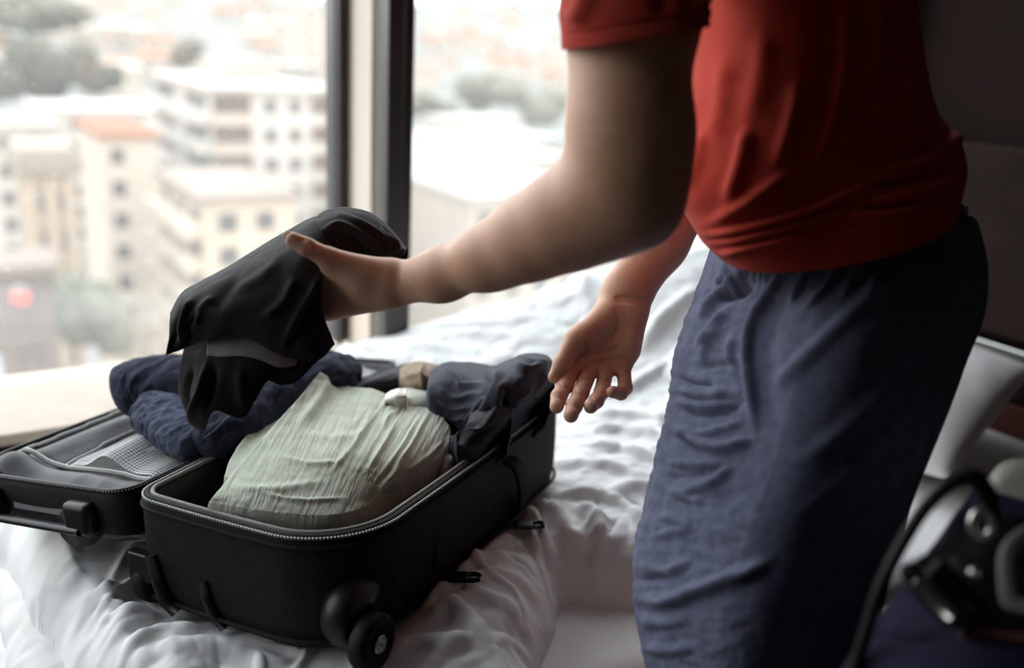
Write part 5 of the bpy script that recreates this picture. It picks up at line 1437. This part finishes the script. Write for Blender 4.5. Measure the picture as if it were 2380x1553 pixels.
wc = [[(1030, 1032, .670), (1060, 1030, .672), (1095, 1040, .665)], [(1020, 1060, .668), (1050, 1060, .672), (1080, 1062, .664)], [(1010, 1085, .655), (1035, 1088, .66), (1062, 1080, .655)]]
o = cloth('cream_shirt', wc, 40, 40, M_wht, None, Pz, [([(1045, 1040), (1060, 1055), (1065, 1070)], 4, .004)], rot_noise(1.0, 20, 12, .003, 2, 6), (0, 0, 1), skirt=(0, 0, -.05), thick=0)
tag(o, 'cream shirt corner tucked beside the sage trousers along the near rim', 'shirt')
dk = [[(820, 880, .69), (880, 868, .69), (935, 850, .69)], [(830, 900, .70), (890, 885, .71), (935, 870, .70)], [(850, 920, .69), (900, 905, .69), (940, 895, .69)]]
o = cloth('dark_strap_pouch', dk, 40, 40, M_char, None, Pz, [([(830, 905), (880, 885), (930, 865)], 4, .005), ([(840, 915), (890, 898), (935, 880)], 4, -.004)], None, (0, 0, 1), skirt=(0, 0, -.06), thick=0)
tag(o, 'dark grey pouch lying between the jeans and the tan shirt', 'pouch')

# ---- pillows by the headboard
def pillow(name, c, e1, e2, e3, a, b_, h_, label, seed):
    U_, V_ = np.meshgrid(np.linspace(-1, 1, 90), np.linspace(-1, 1, 70), indexing='ij')
    t_ = np.clip((1 - np.abs(U_) ** 2.6), 0, 1) ** 0.5 * np.clip((1 - np.abs(V_) ** 2.6), 0, 1) ** 0.5
    pin = 1 - 0.07 * (np.abs(U_) ** 2) * (1 - np.abs(V_) ** 3) - 0.0 * V_
    pin2 = 1 - 0.07 * (np.abs(V_) ** 2) * (1 - np.abs(U_) ** 3)
    wr_ = 0.010 * crease(np.stack([U_ * 2.2, V_ * 2.2, 0 * U_ + seed], -1), 3) + 0.008 * crease(np.stack([U_ * 5, V_ * 2, 0 * U_ + seed + 9], -1), 2)
    gs = [c + e1 * (U_ * a * pin2)[..., None] + e2 * (V_ * b_ * pin)[..., None] + e3 * (s * h_ * t_ + wr_ * t_)[..., None] for s in (1, -0.7)]
    v = np.concatenate([gs[0].reshape(-1, 3), gs[1].reshape(-1, 3)])
    o = raw(name, v, np.concatenate([gfaces(90, 70), gfaces(90, 70, off=6300)[:, ::-1]]), M_sheet)
    tag(o, label, 'pillow')
pillow('pillow', RC(1.745, 1.405, 0.545), nrm(-0.29 * Du + 0.957 * Dn), nrm(0.957 * Du + 0.29 * Dn + 0.22 * Ez), nrm(Ez - 0.22 * Du), 0.36, .26, .09, 'white pillow lying against the dark headboard right of the navy trousers', 3)

# ------------------------------------------------------------------ foreground: bag on a desk
M_bag = mat('navy_canvas', (0.013, 0.012, 0.034), 0.85, (0.018, 0.017, 0.042), 25, 0.35, 400, sheen=0.3)
M_leather = mat('black_leather', (0.006, 0.0045, 0.0045), 0.5, (0.016, 0.012, 0.012), 30, 0.3, 200)
M_pad = mat('grey_strap_pad', (0.26, 0.25, 0.23), 0.8, (0.30, 0.29, 0.27), 30, 0.3, 300)
bag = empty('bag'); tag(bag, 'navy canvas bag with black leather straps, blurred in the lower right corner', 'bag')
bg_ = [[(2262, 1140, .86), (2330, 1148, .85), (2450, 1178, .84), (2620, 1230, .84)], [(2196, 1232, .83), (2300, 1270, .80), (2430, 1310, .79), (2620, 1350, .80)], [(2085, 1378, .80), (2220, 1420, .765), (2400, 1450, .745), (2620, 1480, .75)],
       [(1962, 1540, .785), (2130, 1580, .735), (2350, 1600, .715), (2620, 1620, .72)], [(1890, 1680, .79), (2080, 1720, .745), (2330, 1750, .725), (2620, 1760, .725)]]
cloth('body', bg_, 90, 90, M_bag, bag, Pd, [([(2010, 1468), (2100, 1490), (2200, 1490)], 9, -.004), ([(2240, 1180), (2200, 1250), (2120, 1350)], 14, .004)], lambda x, y, g: 0.004 * fbm(g * 14, 2), -fwd, skirt=np.array([0.14, 0.12, -0.16]), thick=0)
fl_p = [[(2290, 1180, .815), (2360, 1200, .80), (2480, 1240, .795)], [(2190, 1265, .800), (2300, 1300, .78), (2440, 1340, .77)], [(2105, 1340, .785), (2230, 1400, .752), (2400, 1430, .74)], [(2180, 1440, .765), (2280, 1480, .742), (2420, 1500, .732)]]
cloth('leather_flap', fl_p, 60, 60, M_leather, bag, Pd, [([(2150, 1330), (2220, 1380), (2290, 1440)], 8, .004), ([(2200, 1290), (2270, 1340), (2350, 1400)], 8, .004)], None, -fwd, thick=0.004)
b = MB(); b.tube(cr(np.array([Pd(c) for c in ((1985, 1560, .775), (2010, 1480, .77), (2045, 1370, .765), (2095, 1268, .765), (2150, 1182, .765), (2212, 1124, .765), (2265, 1112, .77), (2298, 1148, .775), (2312, 1215, .785))]), 80), 0.0054, 12); hdl = b.build('cord_handle', M_leather, bag, smooth=True)
b = MB(); b.tube(cr(np.array([Pd(c) for c in ((2246, 1108, .768), (2270, 1112, .768), (2292, 1140, .77), (2302, 1170, .775))]), 20), 0.0072, 12); b.build('cord_sleeve', M_leather, hdl, smooth=True)
an_ = np.arange(36) * 2 * np.pi / 36
b = MB(); b.tube(np.array([P(2282 + 24 * math.cos(t_), 1220 + 32 * math.sin(t_), .776) for t_ in an_]), 0.0034, 10, closed=True, up=fwd); b.build('steel_ring', M_steel, bag, smooth=True)
b = MB(); b.tube([Pd((2126, 1354, .750)), Pd((2208, 1434, .742))], 0.0046, 10); b.build('buckle_bar', M_steel, bag, smooth=True)
b = MB(); b.box(P(2220, 1372, .752), 0.052, 0.012, 0.020, [nrm(P(2208, 1434, .745) - P(2126, 1354, .745)), fwd, nrm(np.cross(nrm(P(2208, 1434, .745) - P(2126, 1354, .745)), fwd))]); b.build('buckle_plate', M_leather, bag, bevel=0.003)
b = MB(); b.lathe([(0.001, -0.006), (0.006, -0.005), (0.008, 0), (0.006, 0.005), (0.001, 0.006)], P(2117, 1332, .760), -fwd, 18); b.build('strap_knob', M_leather, bag, smooth=True)
b = MB(); b.lathe([(0.001, -0.003), (0.005, -0.003), (0.0055, 0), (0.003, 0.003), (0.001, 0.0035)], P(2266, 1334, .752), -fwd, 18); b.build('rivet', M_steel, bag, smooth=True)
b = MB(); b.tube(cr(np.array([Pd(c) for c in ((2420, 1232, .76), (2372, 1252, .757), (2344, 1290, .752), (2342, 1350, .748), (2356, 1405, .744), (2420, 1425, .74))]), 50), 0.0075, 14, flat=0.45, up=fwd); b.build('grey_strap', M_pad, bag, smooth=True)
b = MB(); b.tube([Pd((2232, 1473, .738)), Pd((2330, 1480, .733)), Pd((2450, 1490, .73))], 0.0035, 8); b.build('strap_edge', mat('brown_leather', (0.09, 0.045, 0.035), 0.5), bag, smooth=True)
tw = [[(2300, 1128, .93), (2340, 1100, .95), (2400, 1095, .96), (2480, 1110, .96)], [(2290, 1120, .915), (2330, 1078, .93), (2395, 1066, .935), (2480, 1075, .935)], [(2290, 1138, .90), (2330, 1105, .905), (2395, 1098, .91), (2480, 1105, .91)], [(2295, 1165, .89), (2335, 1160, .89), (2395, 1165, .89), (2480, 1180, .89)]]
o = cloth('rolled_towel', tw, 50, 60, mat('pale_sage_towel', (0.74, 0.74, 0.64), 0.95, (0.80, 0.80, 0.70), 30, 0.5, 400), None, Pd, (), lambda x, y, g: 0.003 * fbm(g * 20, 2), -fwd, skirt=np.array([0.03, 0.06, -0.07]), thick=0)
tag(o, 'pale sage rolled towel behind the navy bag at the right edge', 'towel')
# desk under the bag, below the frame
M_desk = mat('dark_desk_wood', (0.07, 0.045, 0.035), 0.5, (0.10, 0.065, 0.05), 12, 0.1, 60, stretch=(1, 10, 1))
dsk = empty('desk'); tag(dsk, 'dark wooden desk under the navy bag in the near right corner', 'desk')
b = MB(); b.box(np.array([0.62, 0.42, 0.68]), 0.86, 0.56, 0.03); b.build('desk_top', M_desk, dsk, bevel=0.004)
lg0 = None
for x0 in (0.23, 1.01):
    for y0 in (0.18, 0.66):
        b = MB(); b.box(np.array([x0, y0, 0.3325]), 0.04, 0.04, 0.665); b.build('desk_leg', M_desk, dsk, bevel=0.004)
